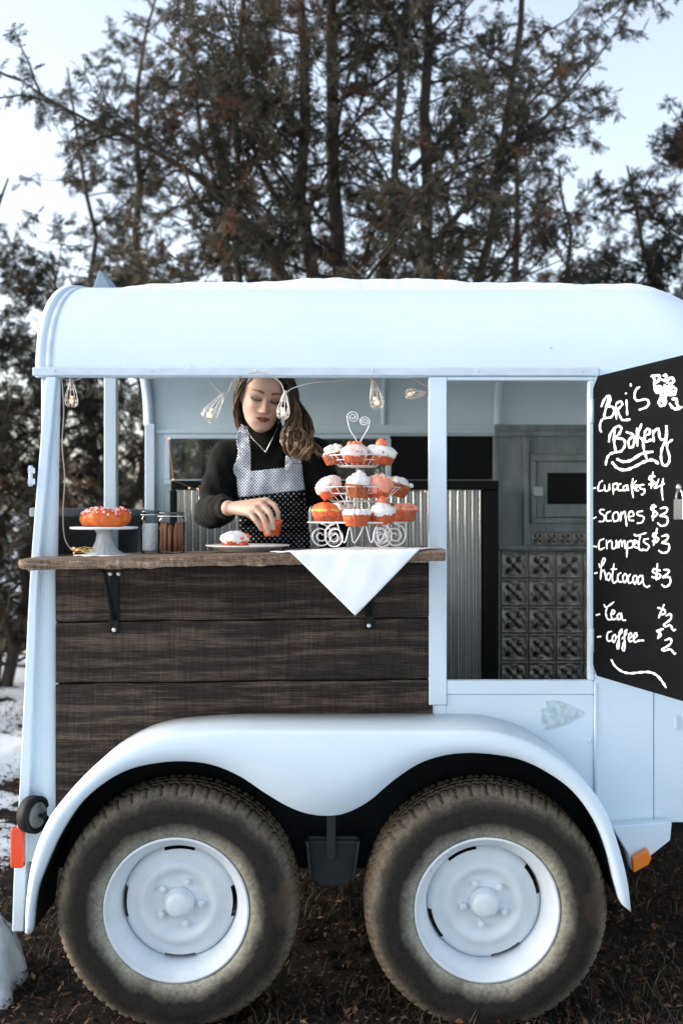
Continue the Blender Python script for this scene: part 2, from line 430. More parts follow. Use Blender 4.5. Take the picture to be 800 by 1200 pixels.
for i, x in enumerate(xs):
    bump_ = 0.004 if i in (0, 1) else 0.0     # raised rear lip
    rows.append([(x, y, z) for y, z in roof_prof(roof_h(x)+bump_, -bump_, half=roof_in(x))])
mb.grid(rows)
mb.grid([[(x, y, z) for y, z in roof_prof(max(roof_h(x)-0.02, 0.004), 0, half=roof_in(x)-0.02)] for x in xs], mi=1)
def rim(ix):
    a = rows[ix]; b_ = [(xs[ix], y, z) for y, z in roof_prof(max(roof_h(xs[ix])-0.02, 0.004), 0, half=roof_in(xs[ix])-0.02)]
    mb.grid([a, b_])
rim(0); rim(-1)
roof = T('roof', mb, [M['paint'], M['paint_in']])
# rear seam strip on the roof and rib seams inside
def rib(x, w, d, off, name, mt, h=RH):
    mbr = MB(); a = roof_prof(h-off, off*0, half=0.88-off); b_ = roof_prof(h-off-d, 0, half=0.88-off-d)
    L = [[(x-w/2, y, z) for y, z in a], [(x+w/2, y, z) for y, z in a], [(x+w/2, y, z) for y, z in b_], [(x-w/2, y, z) for y, z in b_], [(x-w/2, y, z) for y, z in a]]
    mbr.grid(L); return T(name, mbr, mt, parent=roof)
rib(X0+0.03, 0.035, 0.028, 0.021, 'roof_rib', 'paint')
rib(0.19, 0.02, 0.008, 0.021, 'roof_rib', 'paint_in')
rib(0.705, 0.035, 0.02, 0.021, 'roof_rib', 'paint_in')
mb = MB()
a = roof_prof(RH+0.0015, 0, half=0.8815); b_ = roof_prof(RH-0.001, 0, half=0.879)
mb.grid([[(X0+0.028, y, z) for y, z in b_], [(X0+0.028, y, z) for y, z in a], [(X0+0.048, y, z) for y, z in a], [(X0+0.048, y, z) for y, z in b_]])
T('seam_strip', mb, 'trim', parent=roof)
# roof vent flap standing up at the back
mb = MB()
p = W(121, 321, 0.45); q = W(133, 336, 0.45); r_ = W(112, 336, 0.45)
mb.prism([(p.x-.004, p.z), (p.x+.004, p.z), (q.x+.01, q.z-.03), (r_.x, r_.z-.03)], 0.40, 0.62)
T('roof_vent', mb, mat('vent_blue_grey', (0.22, 0.30, 0.36), 0.45), parent=roof, bev=0.003)
# snow on the roof
mb = MB(); sx = np.linspace(-0.72, 1.25, 150); rows = []
prof_t = np.linspace(0.30, 0.72, 26)
for x in sx:
    row = []
    edge = min(1, (x+0.72)/0.10, (1.25-x)/0.12); edge = max(edge, 0)**0.5
    P_ = roof_prof(roof_h(x), 0, 100, roof_in(x))
    for j, t in enumerate(prof_t):
        y, z = P_[int(t*100)]
        e2 = min(1, j/3, (25-j)/3)**0.6
        th = 0.024*edge*e2*(1+0.22*math.sin(x*5+1)+0.12*math.sin(x*17+y*7)+0.06*math.sin(x*51+y*19)+0.05*random.uniform(-1, 1))*(1.15-0.45*abs(x-0.0))
        row.append((x, y-0.004*(1-e2), z-0.002+max(th, 0)))
    rows.append(row)
mb.grid(rows)
s = obj('snow_layer', mb, M['snow'], loc=(0.2, 0.8, 2.15)); tag(s, 'thin lumpy layer of snow lying on the trailer roof', 'snow', kind='stuff')

# eave trim along the near side, with rivets
mb = MB(); a, c = W(47, 431), W(705, 441)
mb.box((X0-0.006, -0.014, c.z), (0.75, 0.004, a.z))
tr = T('eave_trim', mb, 'trim', bev=0.003)
for px in (64, 178, 300, 437, 560, 682):
    mb = MB(); q = W(px, 434.5, -0.014); mb.sphere((q.x, -0.014, q.z), (0.004, 0.003, 0.004), 8, 5); T('rivet', mb, 'trim', parent=tr)
mb = MB(); mb.box((0.7515, -0.006, c.z+0.002), (X1-0.02, 0.006, a.z-0.002)); T('eave_trim', mb, 'paint', bev=0.003)

# near side: door frame, white wall, hinge seam
zdt, zdb = W(0, 446).z, W(0, 797).z
xl0, xl1, xr0, xr1 = W(502, 0).x, W(523, 0).x, W(689, 0).x, W(695, 0).x
mb = MB(); mb.box((xl0, -0.006, W(0, 826).z), (xl1, 0.024, W(0, 441).z-0.001)); T('door_jamb', mb, 'paint', bev=0.003)
mb = MB(); mb.box((xl1+.0005, -0.005, zdt), (xr1, 0.022, W(0, 441).z-0.001)); T('door_head', mb, 'paint', bev=0.003)
mb = MB(); mb.box((xr0, -0.008, zdb), (xr1, 0.024, zdt-.0005)); T('door_jamb', mb, 'paint', bev=0.003)
# wall below the doorway (stops at the wheel arch; the fender covers its lower edge)
mb = MB(); mb.box((xl1+.0005, -0.001, ZB), (xr1, 0.02, W(0, 814).z)); T('wall_panel', mb, 'paint', bev=0.002)
mb = MB(); mb.box((xl1+.0005, -0.004, W(0, 814).z+.0008), (xr1, 0.022, zdb-.0005)); T('door_sill', mb, 'paint', bev=0.003)
mb = MB(); mb.box((xl0, -0.001, ZB), (xl1, 0.02, W(0, 826).z-.0005)); T('wall_panel', mb, 'paint', bev=0.002)
xs765 = W(765, 0).x
mb = MB(); mb.box((xr1+.0008, -0.004, ZB), (xs765-.001, 0.02, W(0, 441).z-.001)); T('wall_panel', mb, 'paint', bev=0.002)
mb = MB(); mb.box((xs765+.001, -0.0025, ZB+0.004), (X1-0.05, 0.02, W(0, 441).z-.001)); T('wall_panel', mb, 'paint', bev=0.003)
mb = MB(); mb.tube([(xr1+.004, -0.006, W(0, 800).z), (xr1+.004, -0.006, W(0, 936).z)], 0.005, 8); T('hinge_seam', mb, 'paint')
for py in (868, 884):
    mb = MB(); q = W(690 if py < 880 else 698, py); mb.sphere((q.x, -0.004, q.z), 0.005, 8, 5); T('rivet', mb, 'paint')
mb = MB(); q = W(791, 846)
mb.box((q.x-.006, -0.012, q.z-.02), (q.x+.006, -0.002, q.z+.02)); T('latch_plate', mb, 'trim', bev=0.003)
# front wall
mb = MB(); mb.box((X1-0.05, 0.02, ZB), (X1-0.03, YF-0.02, ZE+0.02)); T('front_wall', mb, 'paint', bev=0.004)
# arrowhead emblem, cut from light sheet
arr = [(639,822),(652,821.5),(663,825),(673,830.5),(684,835),(675,841),(662,848),(650,852),(637,855),(641,849),(633,847),(635,839),(633,831),(641,829)]
arr = [(x+random.uniform(-.6, .6), y+random.uniform(-.5, .5)) for x, y in cr([(a_, b2) for a_, b2 in arr], 3, True)]
mb = MB(); mb.prism([(W(x, y, -.003).x, W(x, y, -.003).z) for x, y in arr], -0.0042, -0.0005)
T('arrowhead_emblem', mb, mat('emblem_silver', (0.36, 0.47, 0.52), 0.35, 0.3, col2=(0.58, 0.69, 0.74), nscale=70))

# dark plank siding
SL = -0.0135                                  # the boards run slightly out of level, as in the photograph
rowsz = [(661, 724.0), (726, 796.0), (798, 865.5), (867.5, 960)]
for i, (pt, pb) in enumerate(rowsz):
    xa, xb = W(66, 0).x, W(506.5, 0).x
    za, zb = W(0, pb).z, W(0, pt).z
    mb = MB(); n = 60; rws = []
    xs_ = np.linspace(xa, xb, n)
    wob = [0.0009*math.sin(x*13+i*2)+0.0008*math.sin(x*37+i) for x in xs_]
    for j, (yy, tt) in enumerate([(0.016, 0), (-0.0015, 0), (-0.004, .03), (-0.004, .97), (-0.0015, 1), (0.016, 1), (0.016, 0)]):
        rws.append([(x, yy, za+(zb-za)*tt+(w_ if tt > .5 else -w_)-SL*0.9*(x+0.0)*(1 if pb < 950 else 0.5)) for x, w_ in zip(xs_, wob)])
    mb.grid(rws, smooth=False); mb.add([r0[0] for r0 in rws[:-1]], [tuple(range(6))]); mb.add([r0[-1] for r0 in rws[:-1]], [tuple(range(6))])
    T('plank', mb, 'siding')
mb = MB(); mb.box((W(60, 0).x, 0.018, 0.45), (W(506, 0).x, 0.03, W(0, 662).z-.01)); T('backing_panel', mb, 'black_panel')

# rear corner: angled panel, ramp edge, lamp, reflector
right = [(68, 441), (66, 560), (65, 680), (68, 800), (71, 900), (72, 930), (73, 1010)]
crease = [(66, 441), (55, 560), (45, 680), (40, 800), (36, 900), (34.5, 930), (31, 1010)]
mb = MB(); A = cr(right, 5); B_ = cr(crease, 5)
f0 = [W(x, y, 0.0) for x, y in A]; f1 = [W(x, y, 0.018) for x, y in B_]
mb.grid([f0, f1]); mb.grid([[q+Vector((0, .02, 0)) for q in f1], [q+Vector((0, .02, 0)) for q in f0]]); mb.grid([f0, [q+Vector((0, .035, 0)) for q in f0]])
T('corner_panel', mb, 'paint')
left = [(54, 441), (44, 560), (35, 680), (29, 800), (24, 900), (22.5, 930), (17, 1010), (14, 1092)]
cr2 = crease[:-1]+[(31, 1010), (28, 1092)]
mb = MB(); A = cr(left, 5); B_ = cr(cr2, 5)
fa = [W(x, y, -0.012) for x, y in A]; fb = [W(x, y, -0.012) for x, y in B_]
ba = [q+Vector((0, .05, 0)) for q in fa]; bb_ = [q+Vector((0, .05, 0)) for q in fb]
mb.grid([fa, fb, bb_, ba, fa], smooth=False); mb.add([fa[0], fb[0], bb_[0], ba[0]], [(0, 1, 2, 3)]); mb.add([fa[-1], fb[-1], bb_[-1], ba[-1]], [(0, 1, 2, 3)])
T('ramp_edge', mb, 'paint', bev=0.004)
mb = MB()                                         # the ramp itself closes the lower half of the rear
rp0 = W(29, 650, 0).x
mb.add([(-0.915, .045, ZB-.02), (-0.915, YF-.02, ZB-.02), (-0.895, YF-.02, 1.385), (-0.895, .045, 1.385),
        (-0.945, .045, ZB-.02), (-0.945, YF-.02, ZB-.02), (-0.92, YF-.02, 1.385), (-0.92, .045, 1.385)],
       [(0, 1, 2, 3), (7, 6, 5, 4), (0, 4, 5, 1), (1, 5, 6, 2), (2, 6, 7, 3), (3, 7, 4, 0)])
T('ramp', mb, 'black_panel')
mb = MB(); mb.box((-0.925, .04, 1.386), (-0.878, YF-.02, 1.413)); T('ramp_rail', mb, 'grey_metal', bev=0.004)
mb = MB(); q = W(40, 558, 0.0)
for dz in (-.016, .016): mb.box((q.x-.012, -.02, q.z+dz-.008), (q.x+.003, .0, q.z+dz+.008))
mb.tube([(q.x-.006, -.012, q.z-.03), (q.x-.006, -.012, q.z+.03)], .006, 8); T('ramp_hinge', mb, 'trim')
mb = MB(); q0, q1 = W(15.5, 968, -.016), W(30.5, 1014, -.016)
mb.box((q0.x, -.045, q1.z), (q1.x, -.0125, q0.z)); T('tail_lamp', mb, 'red_lens', bev=0.006, seg=3)
ax = Vector((0.90, -0.43, 0)).normalized(); q = W(44, 955, -0.03)
mb = MB(); mb.lathe([(0.0, -.02), (0.052, -.02), (0.054, .0), (0.054, .014), (0.047, .018), (0.043, .012), (0.0, .012)], q-ax*.012, ax, 28); rl = T('round_lamp', mb, 'rubber')
mb = MB(); mb.lathe([(0.0, .012), (0.040, .0125), (0.034, .018), (0.0, .021)], q-ax*.012, ax, 24); T('lens', mb, mat('smoked_lens', (0.10, 0.11, 0.11), 0.2), parent=rl)
mb = MB(); mb.tube([q+ax*.006, q+ax*.030], .006, 8); mb.tube([q+ax*.028+Vector((0, 0, -.012)), q+ax*.028+Vector((0, 0, .012))], .005, 6); T('lamp_stud', mb, 'black_metal', parent=rl)

# rear posts
mb = MB(); mb.box((-0.882, 0.86, 0.47), (-0.836, 0.90, ZE+RH-.03)); T('rear_post', mb, 'paint', bev=0.004)
mb = MB(); mb.box((-0.882, YF-.055, 0.47), (-0.838, YF-.012, ZE)); T('rear_post', mb, 'paint', bev=0.004)
mb = MB(); mb.box((-0.885, 0.021, 0.49), (-0.845, 0.05, ZE)); T('rear_post', mb, 'paint', bev=0.004)

# floor and frame
mb = MB(); mb.box((-0.90, 0.021, 0.455), (X1-.06, YF-.02, 0.485)); T('floor', mb, 'underbody')
mb = MB(); mb.box((-0.92, 0.33, 0.37), (X1+.0, 0.39, 0.454)); mb.box((-0.92, YF-.39, 0.37), (X1, YF-.33, 0.454))
for x in (-0.85, -0.3, 0.25, 0.8, 1.3): mb.box((x-.025, .391, .39), (x+.025, YF-.391, .453))
T('chassis_frame', mb, 'underbody')
mb = MB(); mb.box((X1-.02, .84, .34), (X1+1.1, .92, .42)); mb.tube([(X1+1.05, .88, .42), (X1+1.2, .88, .44)], .05, 10); T('drawbar', mb, 'underbody', bev=.004)
mb = MB(); mb.tube([(X1+.95, .88, 0.0), (X1+.95, .88, .55)], .03, 10); mb.box((X1+.88, .81, -.01), (X1+1.02, .95, .012)); T('jockey_stand', mb, 'black_metal')

# fender over both wheels
YFD = -0.25
pairs = [((28,1094),(37,1094)),((30,1055),(42,1050)),((37,1010),(52,1020)),((54,965),(70,980)),((80,930),(95,942)),((120,893),(125,916)),
 ((160,871),(155,901)),((195,862),(190,894)),((225,859),(222,893)),((255,857),(252,898)),((285,856),(282,911)),((315,856),(312,931)),
 ((345,856),(342,948)),((372,856),(370,956)),((400,856),(400,955)),((430,856),(430,941)),((460,856),(460,916)),((490,856),(490,896)),
 ((520,856),(520,886)),((550,856),(550,883)),((580,858),(580,885)),((608,865),(610,891)),((636,877),(640,905)),((664,896),(670,927)),
 ((692,924),(695,960)),((712,955),(710,995)),((727,998),(720,1035)),((736,1035),(727,1058)),((740,1069),(736,1067))]
PO = cr([p[0] for p in pairs], 5); PI_ = cr([p[1] for p in pairs], 5)
O3 = [W(x, y, YFD) for x, y in PO]; I3 = [W(x, y, YFD) for x, y in PI_]
secs = []
for o_, i_ in zip(O3, I3):
    d = (i_-o_); L_ = max(d.length, 1e-6); d = d/L_
    k = min(0.012, L_*0.4)
    secs.append([i_+Vector((0, .035, 0)), i_+Vector((0, .006, 0)), i_-d*min(.003, L_*.2), o_+(i_-o_)*0.5+Vector((0, -.006, 0)), o_+d*k, o_+d*k*.35+Vector((0, .004, 0)), o_+Vector((0, .012, 0)),
                 o_+Vector((0, .10, 0))+Vector((0, 0, .004)), o_+Vector((0, -YFD-.004, .0))])
mb = MB(); mb.grid(secs)
fender = T('fender', mb, 'paint', solid=0.003)
mb = MB(); 
mb.grid([[Vector((i_.x, YFD+.03, i_.z)) for i_ in I3], [Vector((i_.x, -.004, i_.z)) for i_ in I3]])
T('wheel_well', mb, 'underbody', parent=fender)
zb2 = 0.36
mb = MB(); top_ = [Vector((i_.x, -.006, max(i_.z+.004, zb2+.001))) for i_ in I3]; bot_ = [Vector((q.x, -.006, zb2)) for q in top_]
mb.grid([top_, bot_], smooth=False); mb.grid([[q+Vector((0, .012, 0)) for q in top_], [q+Vector((0, .012, 0)) for q in bot_]], smooth=False)
T('wheel_well', mb, 'underbody', parent=fender)
# bracket between the wheels
mb = MB(); q = W(388, 0, -.10)
mb.box((q.x-.013, -.12, .42), (q.x+.013, -.095, W(0, 1000, -.1).z+.20)); mb.box((q.x-.075, -.10, W(0, 990, -.1).z), (q.x+.075, -.02, W(0, 990, -.1).z+.012))
pl = [(W(360, 985, -.13).x, W(0, 985, -.13).z), (W(420, 985, -.13).x, W(0, 985, -.13).z), (W(414, 1030, -.13).x, W(0, 1030, -.13).z), (W(404, 1044, -.13).x, W(0, 1044, -.13).z), (W(374, 1044, -.13).x, W(0, 1044, -.13).z), (W(364, 1030, -.13).x, W(0, 1030, -.13).z)]
mb.prism(pl, -.09, -.082)
for a_, b2 in ((0, 5), (1, 2)):
    mb.add([(pl[a_][0]-.004, -.14, pl[a_][1]), (pl[a_][0]+.004, -.14, pl[a_][1]), (pl[b2][0]+.004, -.14, pl[b2][1]), (pl[b2][0]-.004, -.14, pl[b2][1]),
            (pl[a_][0]-.004, -.02, pl[a_][1]), (pl[a_][0]+.004, -.02, pl[a_][1]), (pl[b2][0]+.004, -.02, pl[b2][1]), (pl[b2][0]-.004, -.02, pl[b2][1])],
           [(0, 1, 2, 3), (7, 6, 5, 4), (0, 4, 5, 1), (1, 5, 6, 2), (2, 6, 7, 3), (3, 7, 4, 0)])
T('spring_hanger', mb, mat('hanger_grey', (0.012, 0.016, 0.021), 0.6), bev=.002)
# gusset behind the front fender end
gp = [(716, 968), (787, 963), (785, 985), (740, 1021), (735, 1000)]
mb = MB(); mb.prism([(W(x, y, -.05).x, W(x, y, -.05).z) for x, y in gp], -.05, -.006); g = T('gusset', mb, 'paint', bev=.004)
mb = MB(); q = [W(x, y, -.06) for x, y in ((739, 1004), (757, 993), (761, 1004), (758, 1011), (740, 1021))]
mb.prism([(p_.x, p_.z) for p_ in q], -.078, -.0505); T('marker_lamp', mb, 'orange_lens', bev=.004, parent=g)

# marker lamps under the roof edge
for (pa, pb, pc, pd, mt) in ((73, 396, 109, 409, 'red_lens'), (645, 393, 681, 406, 'orange_lens')):
    a_, b2 = W(pa, pb), W(pc, pd)
    yl = 0.0
    for yy, zz in roof_prof(RH):                # where the roof skin is at this height
        if zz <= (a_.z+b2.z)/2+.01: yl = yy
    mb = MB(); mb.box((a_.x, yl-.012, b2.z), (b2.x, yl+.02, a_.z)); bs = T('lamp_base', mb, 'rubber', bev=.004)
    mb = MB(); mb.box((a_.x+.006, yl-.026, b2.z+.002), (b2.x-.006, yl-.0125, a_.z-.002)); T('lamp_lens', mb, mt, bev=.006, seg=3, parent=bs)

# wheels
CZ, RT, YW = 0.314, 0.334, -0.215            # hub height, tyre radius, plane of the outer rim flange
def tyre_mesh():
    prof = [(0.198, .0), (0.204, -.010), (0.222, -.019), (0.245, -.024), (0.265, -.026), (0.283, -.025), (0.300, -.020), (0.314, -.011), (0.322, -.003), (0.328, .006), (0.332, .016),
            (0.334, .028), (0.335, .045), (0.327, .0455), (0.327, .054), (0.335, .0545), (0.335, .078), (0.327, .0785), (0.327, .088), (0.335, .0885), (0.335, .112), (0.327, .1125), (0.327, .122), (0.335, .1225),
            (0.334, .150), (0.328, .168), (0.314, .184), (0.29, .194), (0.25, .196), (0.21, .185), (0.198, .175)]
    n = 336; v = []; f = []
    for (r, h) in prof:
        for k in range(n):
            a = 2*math.pi*k/n; rr = r; hh = h
            if r > 0.316:
                ph = k % 7
                if h < 0.05 or h > .12:
                    if ph in (0,): rr -= 0.009; hh = h+(.006 if h < .05 else -.006)*(h < .03)
                    elif ph in (3,) and r > .325: rr -= 0.004
                elif ((k+int(h*150)) % 7) == 0: rr -= .006
            x = rr*math.cos(a); z = rr*math.sin(a)
            if z < -CZ-.004:
                z = -CZ-.004
            if z < -0.24: hh += (-.006 if h < .09 else .006)*min(1, (-.24-z)/.06)*math.exp(-((rr-.27)/.05)**2)
            v.append((x, hh, z))
    m = len(prof)
    for i in range(m-1):
        for k in range(n):
            l = (k+1) % n; f.append((i*n+k, (i+1)*n+k, (i+1)*n+l, i*n+l))
    mb = MB(); mb.add(v, f, True); return mb
def tyre_mat():
    m = bpy.data.materials.new('dusty_tyre'); m.use_nodes = True; nt = m.node_tree; b = nt.nodes['Principled BSDF']
    b.inputs['Roughness'].default_value = 0.8; b.inputs['Specular IOR Level'].default_value = 0.25
    tc = nt.nodes.new('ShaderNodeTexCoord'); sep = nt.nodes.new('ShaderNodeSeparateXYZ'); nt.links.new(tc.outputs['Object'], sep.inputs[0])
    cb = nt.nodes.new('ShaderNodeCombineXYZ'); nt.links.new(sep.outputs[0], cb.inputs[0]); nt.links.new(sep.outputs[2], cb.inputs[2])
    ln = nd(nt, 'ShaderNodeVectorMath', operation='LENGTH'); nt.links.new(cb.outputs[0], ln.inputs[0])
    nz = nd(nt, 'ShaderNodeTexNoise', Scale=9.0, Detail=6.0, Roughness=0.65); nt.links.new(tc.outputs['Object'], nz.inputs['Vector'])
    nf = nd(nt, 'ShaderNodeTexNoise', Scale=90.0, Detail=6.0, Roughness=0.7); nt.links.new(tc.outputs['Object'], nf.inputs['Vector'])
    oi = nt.nodes.new('ShaderNodeObjectInfo')
    # radius disturbed by noise drives the bands: overspray next to the rim, black wall, tan dust on the shoulder
    mm = nd(nt, 'ShaderNodeMath', operation='MULTIPLY_ADD'); mm.inputs[1].default_value = 0.06; nt.links.new(nz.outputs['Fac'], mm.inputs[0]); nt.links.new(ln.outputs['Value'], mm.inputs[2])
    mr = nd(nt, 'ShaderNodeMapRange'); mr.inputs[1].default_value = 0.22; mr.inputs[2].default_value = 0.37; nt.links.new(mm.outputs[0], mr.inputs[0])
    rp = nt.nodes.new('ShaderNodeValToRGB'); e = rp.color_ramp.elements
    e[0].position = 0.0; e[0].color = (0.50, 0.51, 0.46, 1); e[1].position = 1.0; e[1].color = (0.12, 0.092, 0.068, 1)
    for ps, c in ((0.12, (0.34, 0.34, 0.30)), (0.26, (0.13, 0.125, 0.11)), (0.36, (0.020, 0.019, 0.018)), (0.60, (0.016, 0.0155, 0.0145)), (0.72, (0.045, 0.042, 0.037)), (0.86, (0.16, 0.142, 0.117))):
        k = e.new(ps); k.color = (*c, 1)
    nt.links.new(mr.outputs[0], rp.inputs[0])
    mx = nd(nt, 'ShaderNodeMix', data_type='RGBA', blend_type='MULTIPLY'); mx.inputs[0].default_value = 0.75
    r2 = nt.nodes.new('ShaderNodeValToRGB'); r2.color_ramp.elements[0].position = 0.32; r2.color_ramp.elements[1].position = 0.68
    r2.color_ramp.elements[0].color = (0.42, 0.36, 0.30, 1); r2.color_ramp.elements[1].color = (1.25, 1.2, 1.1, 1)
    nt.links.new(nf.outputs['Fac'], r2.inputs[0]); nt.links.new(rp.outputs[0], mx.inputs[6]); nt.links.new(r2.outputs[0], mx.inputs[7])
    # rusty brown stains in a few places
    ns = nd(nt, 'ShaderNodeTexNoise', Scale=5.0, Detail=5.0); nt.links.new(tc.outputs['Object'], ns.inputs['Vector'])
    ms = nd(nt, 'ShaderNodeMapRange'); ms.inputs[1].default_value = 0.60; ms.inputs[2].default_value = 0.72; ms.inputs[4].default_value = 0.6; nt.links.new(ns.outputs['Fac'], ms.inputs[0])
    mx3 = nd(nt, 'ShaderNodeMix', data_type='RGBA'); mx3.inputs[7].default_value = (0.10, 0.062, 0.038, 1)
    nt.links.new(ms.outputs[0], mx3.inputs[0]); nt.links.new(mx.outputs[2], mx3.inputs[6]); nt.links.new(mx3.outputs[2], b.inputs['Base Color'])
    bp = nd(nt, 'ShaderNodeBump', Strength=0.25, Distance=0.004); nt.links.new(nf.outputs['Fac'], bp.inputs['Height']); nt.links.new(bp.outputs[0], b.inputs['Normal'])
    return m
M['tyre'] = tyre_mat()
M['rim_paint'] = mat('rim_paint', (0.74, 0.80, 0.85), 0.45, col2=(0.66, 0.72, 0.77), nscale=11, bump=0.12, bscale=30)
def rim_mesh():
    # outer flange, barrel, then the pressed disc
    mb = MB()
    mb.lathe([(0.196, .002), (0.199, -.006), (0.1985, -.010), (0.193, -.011), (0.190, -.007), (0.187, .004), (0.181, .010), (0.170, .020), (0.163, .040), (0.160, .062), (0.158, .085), (0.160, .12), (0.175, .14), (0.196, .15)], (0, 0, 0), (0, 1, 0), 96, caps=False)
    # disc with four slots at its edge: faces left out over the slot angles
    n = 144; prof = [(0.158, .072), (0.1535, .066), (0.1475, .060), (0.138, .057), (0.126, .056), (0.116, .050), (0.108, .043), (0.098, .042), (0.088, .049), (0.078, .058), (0.066, .060), (0.050, .060), (0.040, .058), (0.0, .058)]
    v = [(r*math.cos(2*math.pi*k/n), h, r*math.sin(2*math.pi*k/n)) for r, h in prof for k in range(n)]
    f = []
    for i in range(len(prof)-1):
        for k in range(n):
            if i in (0, 1) and (k % 36) < 13: continue
            l = (k+1) % n; f.append((i*n+k, (i+1)*n+k, (i+1)*n+l, i*n+l))
    mb.add(v, f, True); return mb
tm = mesh_from('tyre', tyre_mesh(), [M['tyre']]); rm = mesh_from('rim', rim_mesh(), [M['rim_paint']])
db = MB(); db.lathe([(0.0, .085), (0.150, .085), (0.150, .16), (0.0, .16)], (0, 0, 0), (0, 1, 0), 40)
dm = mesh_from('wheel', db, [M['underbody']])
hb = MB(); hb.lathe([(0.043, .060), (0.042, .048), (0.036, .044), (0.0355, .030), (0.032, .024), (0.020, .021), (0.0, .020)], (0, 0, 0), (0, 1, 0), 32); hm = mesh_from('hub_cap', hb, [M['rim_paint']])
lb = MB(); lb.lathe([(0.0115, .062), (0.0115, .050), (0.009, .044), (0.0, .042)], (0, 0, 0), (0, 1, 0), 6, smooth=False); lm = mesh_from('lug_nut', lb, [M['rim_paint']])
sp = MB(); sp.tube([(0, 0.16, 0), (0, 1.1, 0)], 0.03, 12); axm = mesh_from('axle', sp, [M['underbody']])
def wheel(x, y, rot, flip=False):
    def mk(name, me, parent, loc, r):
        o = bpy.data.objects.new(name, me); link(o, parent); o.location = loc; o.rotation_euler = (0, r, 0); return o
    w = mk('wheel', dm, TR, Vector((x, y, CZ))-BASE[TR], 0)
    if flip: w.rotation_euler = (0, 0, math.pi)
    t = mk('tyre', tm, w, (0, 0, 0), 0)
    mk('rim', rm, w, (0, 0, 0), rot); mk('hub_cap', hm, w, (0, 0, 0), 0)
    for k in range(5):
        a = rot+2*math.pi*k/5; mk('lug_nut', lm, w, (0.060*math.cos(a), 0, 0.060*math.sin(a)), rot)
    mk('axle', axm, w, (0, 0, 0), 0)
XW1, XW2 = W(207, 0, YW).x, W(570, 0, YW).x
wheel(XW1, YW, R(-74)); wheel(XW2, YW, R(-98)); wheel(XW1, YF-YW, R(10), True); wheel(XW2, YF-YW, R(40), True)

# interior: far wall with windows
yf = 1.735
Wf = lambda px, py, y=yf: W(px, py, y)
def slab(name, p0, p1, y0, y1, mt, bev=0.002, parent=None):
    a_, b2 = W(p0[0], p0[1], y0), W(p1[0], p1[1], y0)
    m_ = MB(); m_.box((min(a_.x, b2.x), y0, min(a_.z, b2.z)), (max(a_.x, b2.x), y1, max(a_.z, b2.z))); return T(name, m_, mt, bev=bev, **({'parent': parent} if parent else {}))
xL, xR = -0.845, X1-.06
def far_box(name, x0, x1, z0, z1, mt, y0=yf, y1=YF-.005):
    m_ = MB(); m_.box((x0, y0, z0), (x1, y1, z1)); return T(name, m_, mt, bev=.002)
wz0, wz1 = Wf(0, 566).z, Wf(0, 511).z
wx0, wx1 = Wf(193, 0).x, Wf(457, 0).x
bx1 = Wf(579, 0).x
far_box('far_wall', xL, wx0, .44, ZE, 'paint_in')
far_box('far_wall', wx0+.0005, wx1-.0005, .44, wz0, 'paint_in')
far_box('far_wall', wx0+.0005, bx1-.0005, wz1, ZE, 'paint_in')
far_box('far_wall', wx1, bx1-.0005, .44, wz1-.0005, 'black_panel')
far_box('far_wall', bx1, xR, .44, ZE, 'grey_metal')
# window frame and glass
fr = None
for nm, a_, b2 in (('window_frame', (193, 509), (457, 514)), ('window_frame', (193, 562), (457, 567.5)), ('window_frame', (193, 514.2), (199, 561.8)), ('window_frame', (452, 514.2), (458, 561.8))):
    slab(nm, a_, b2, yf-.018, YF+.004, 'paint', .002)
a_, b2 = Wf(199, 562), Wf(452, 514); m_ = MB(); m_.box((a_.x, YF-.012, a_.z), (b2.x, YF-.008, b2.z)); T('window_pane', m_, 'glass_dark')
slab('wall_strip', (459, 562), (578, 564.5), yf-.012, yf-.001, 'grey_metal')
slab('ceiling_strip', (180, 503), (579, 508), yf-.014, yf-.001, 'paint_in')
slab('ceiling_strip', (580.5, 505), (760, 511), yf-.02, yf-.001, 'grey_metal')
slab('wall_post', (577.5, 511.5), (581.5, 700), yf-.016, yf-.001, 'grey_metal')
slab('wall_post', (613, 511.5), (619, 641), yf-.016, yf-.001, 'grey_metal')
# feed hatch: outer frame, inner frame, dark pane, latch
for a_, b2 in (((622, 533), (740, 540)), ((622, 607), (740, 613)), ((622, 540.3), (628, 606.7))): slab('hatch_frame', a_, b2, yf-.02, yf-.001, 'grey_metal')
hd = slab('hatch', (628.5, 540.5), (738, 606.5), yf-.012, yf-.001, 'grey_metal')
slab('hatch_frame', (637, 541.5), (738, 554), yf-.018, yf-.0125, 'grey_metal', parent=hd)
slab('hatch_frame', (637, 591), (738, 606), yf-.018, yf-.0125, 'grey_metal', parent=hd)
slab('hatch_pane', (641, 554.3), (738, 590.7), yf-.015, yf-.0125, 'black_panel', parent=hd)
lt = slab('hatch_latch', (624, 570), (636, 582), yf-.034, yf-.0205, 'galv', .003, parent=hd)
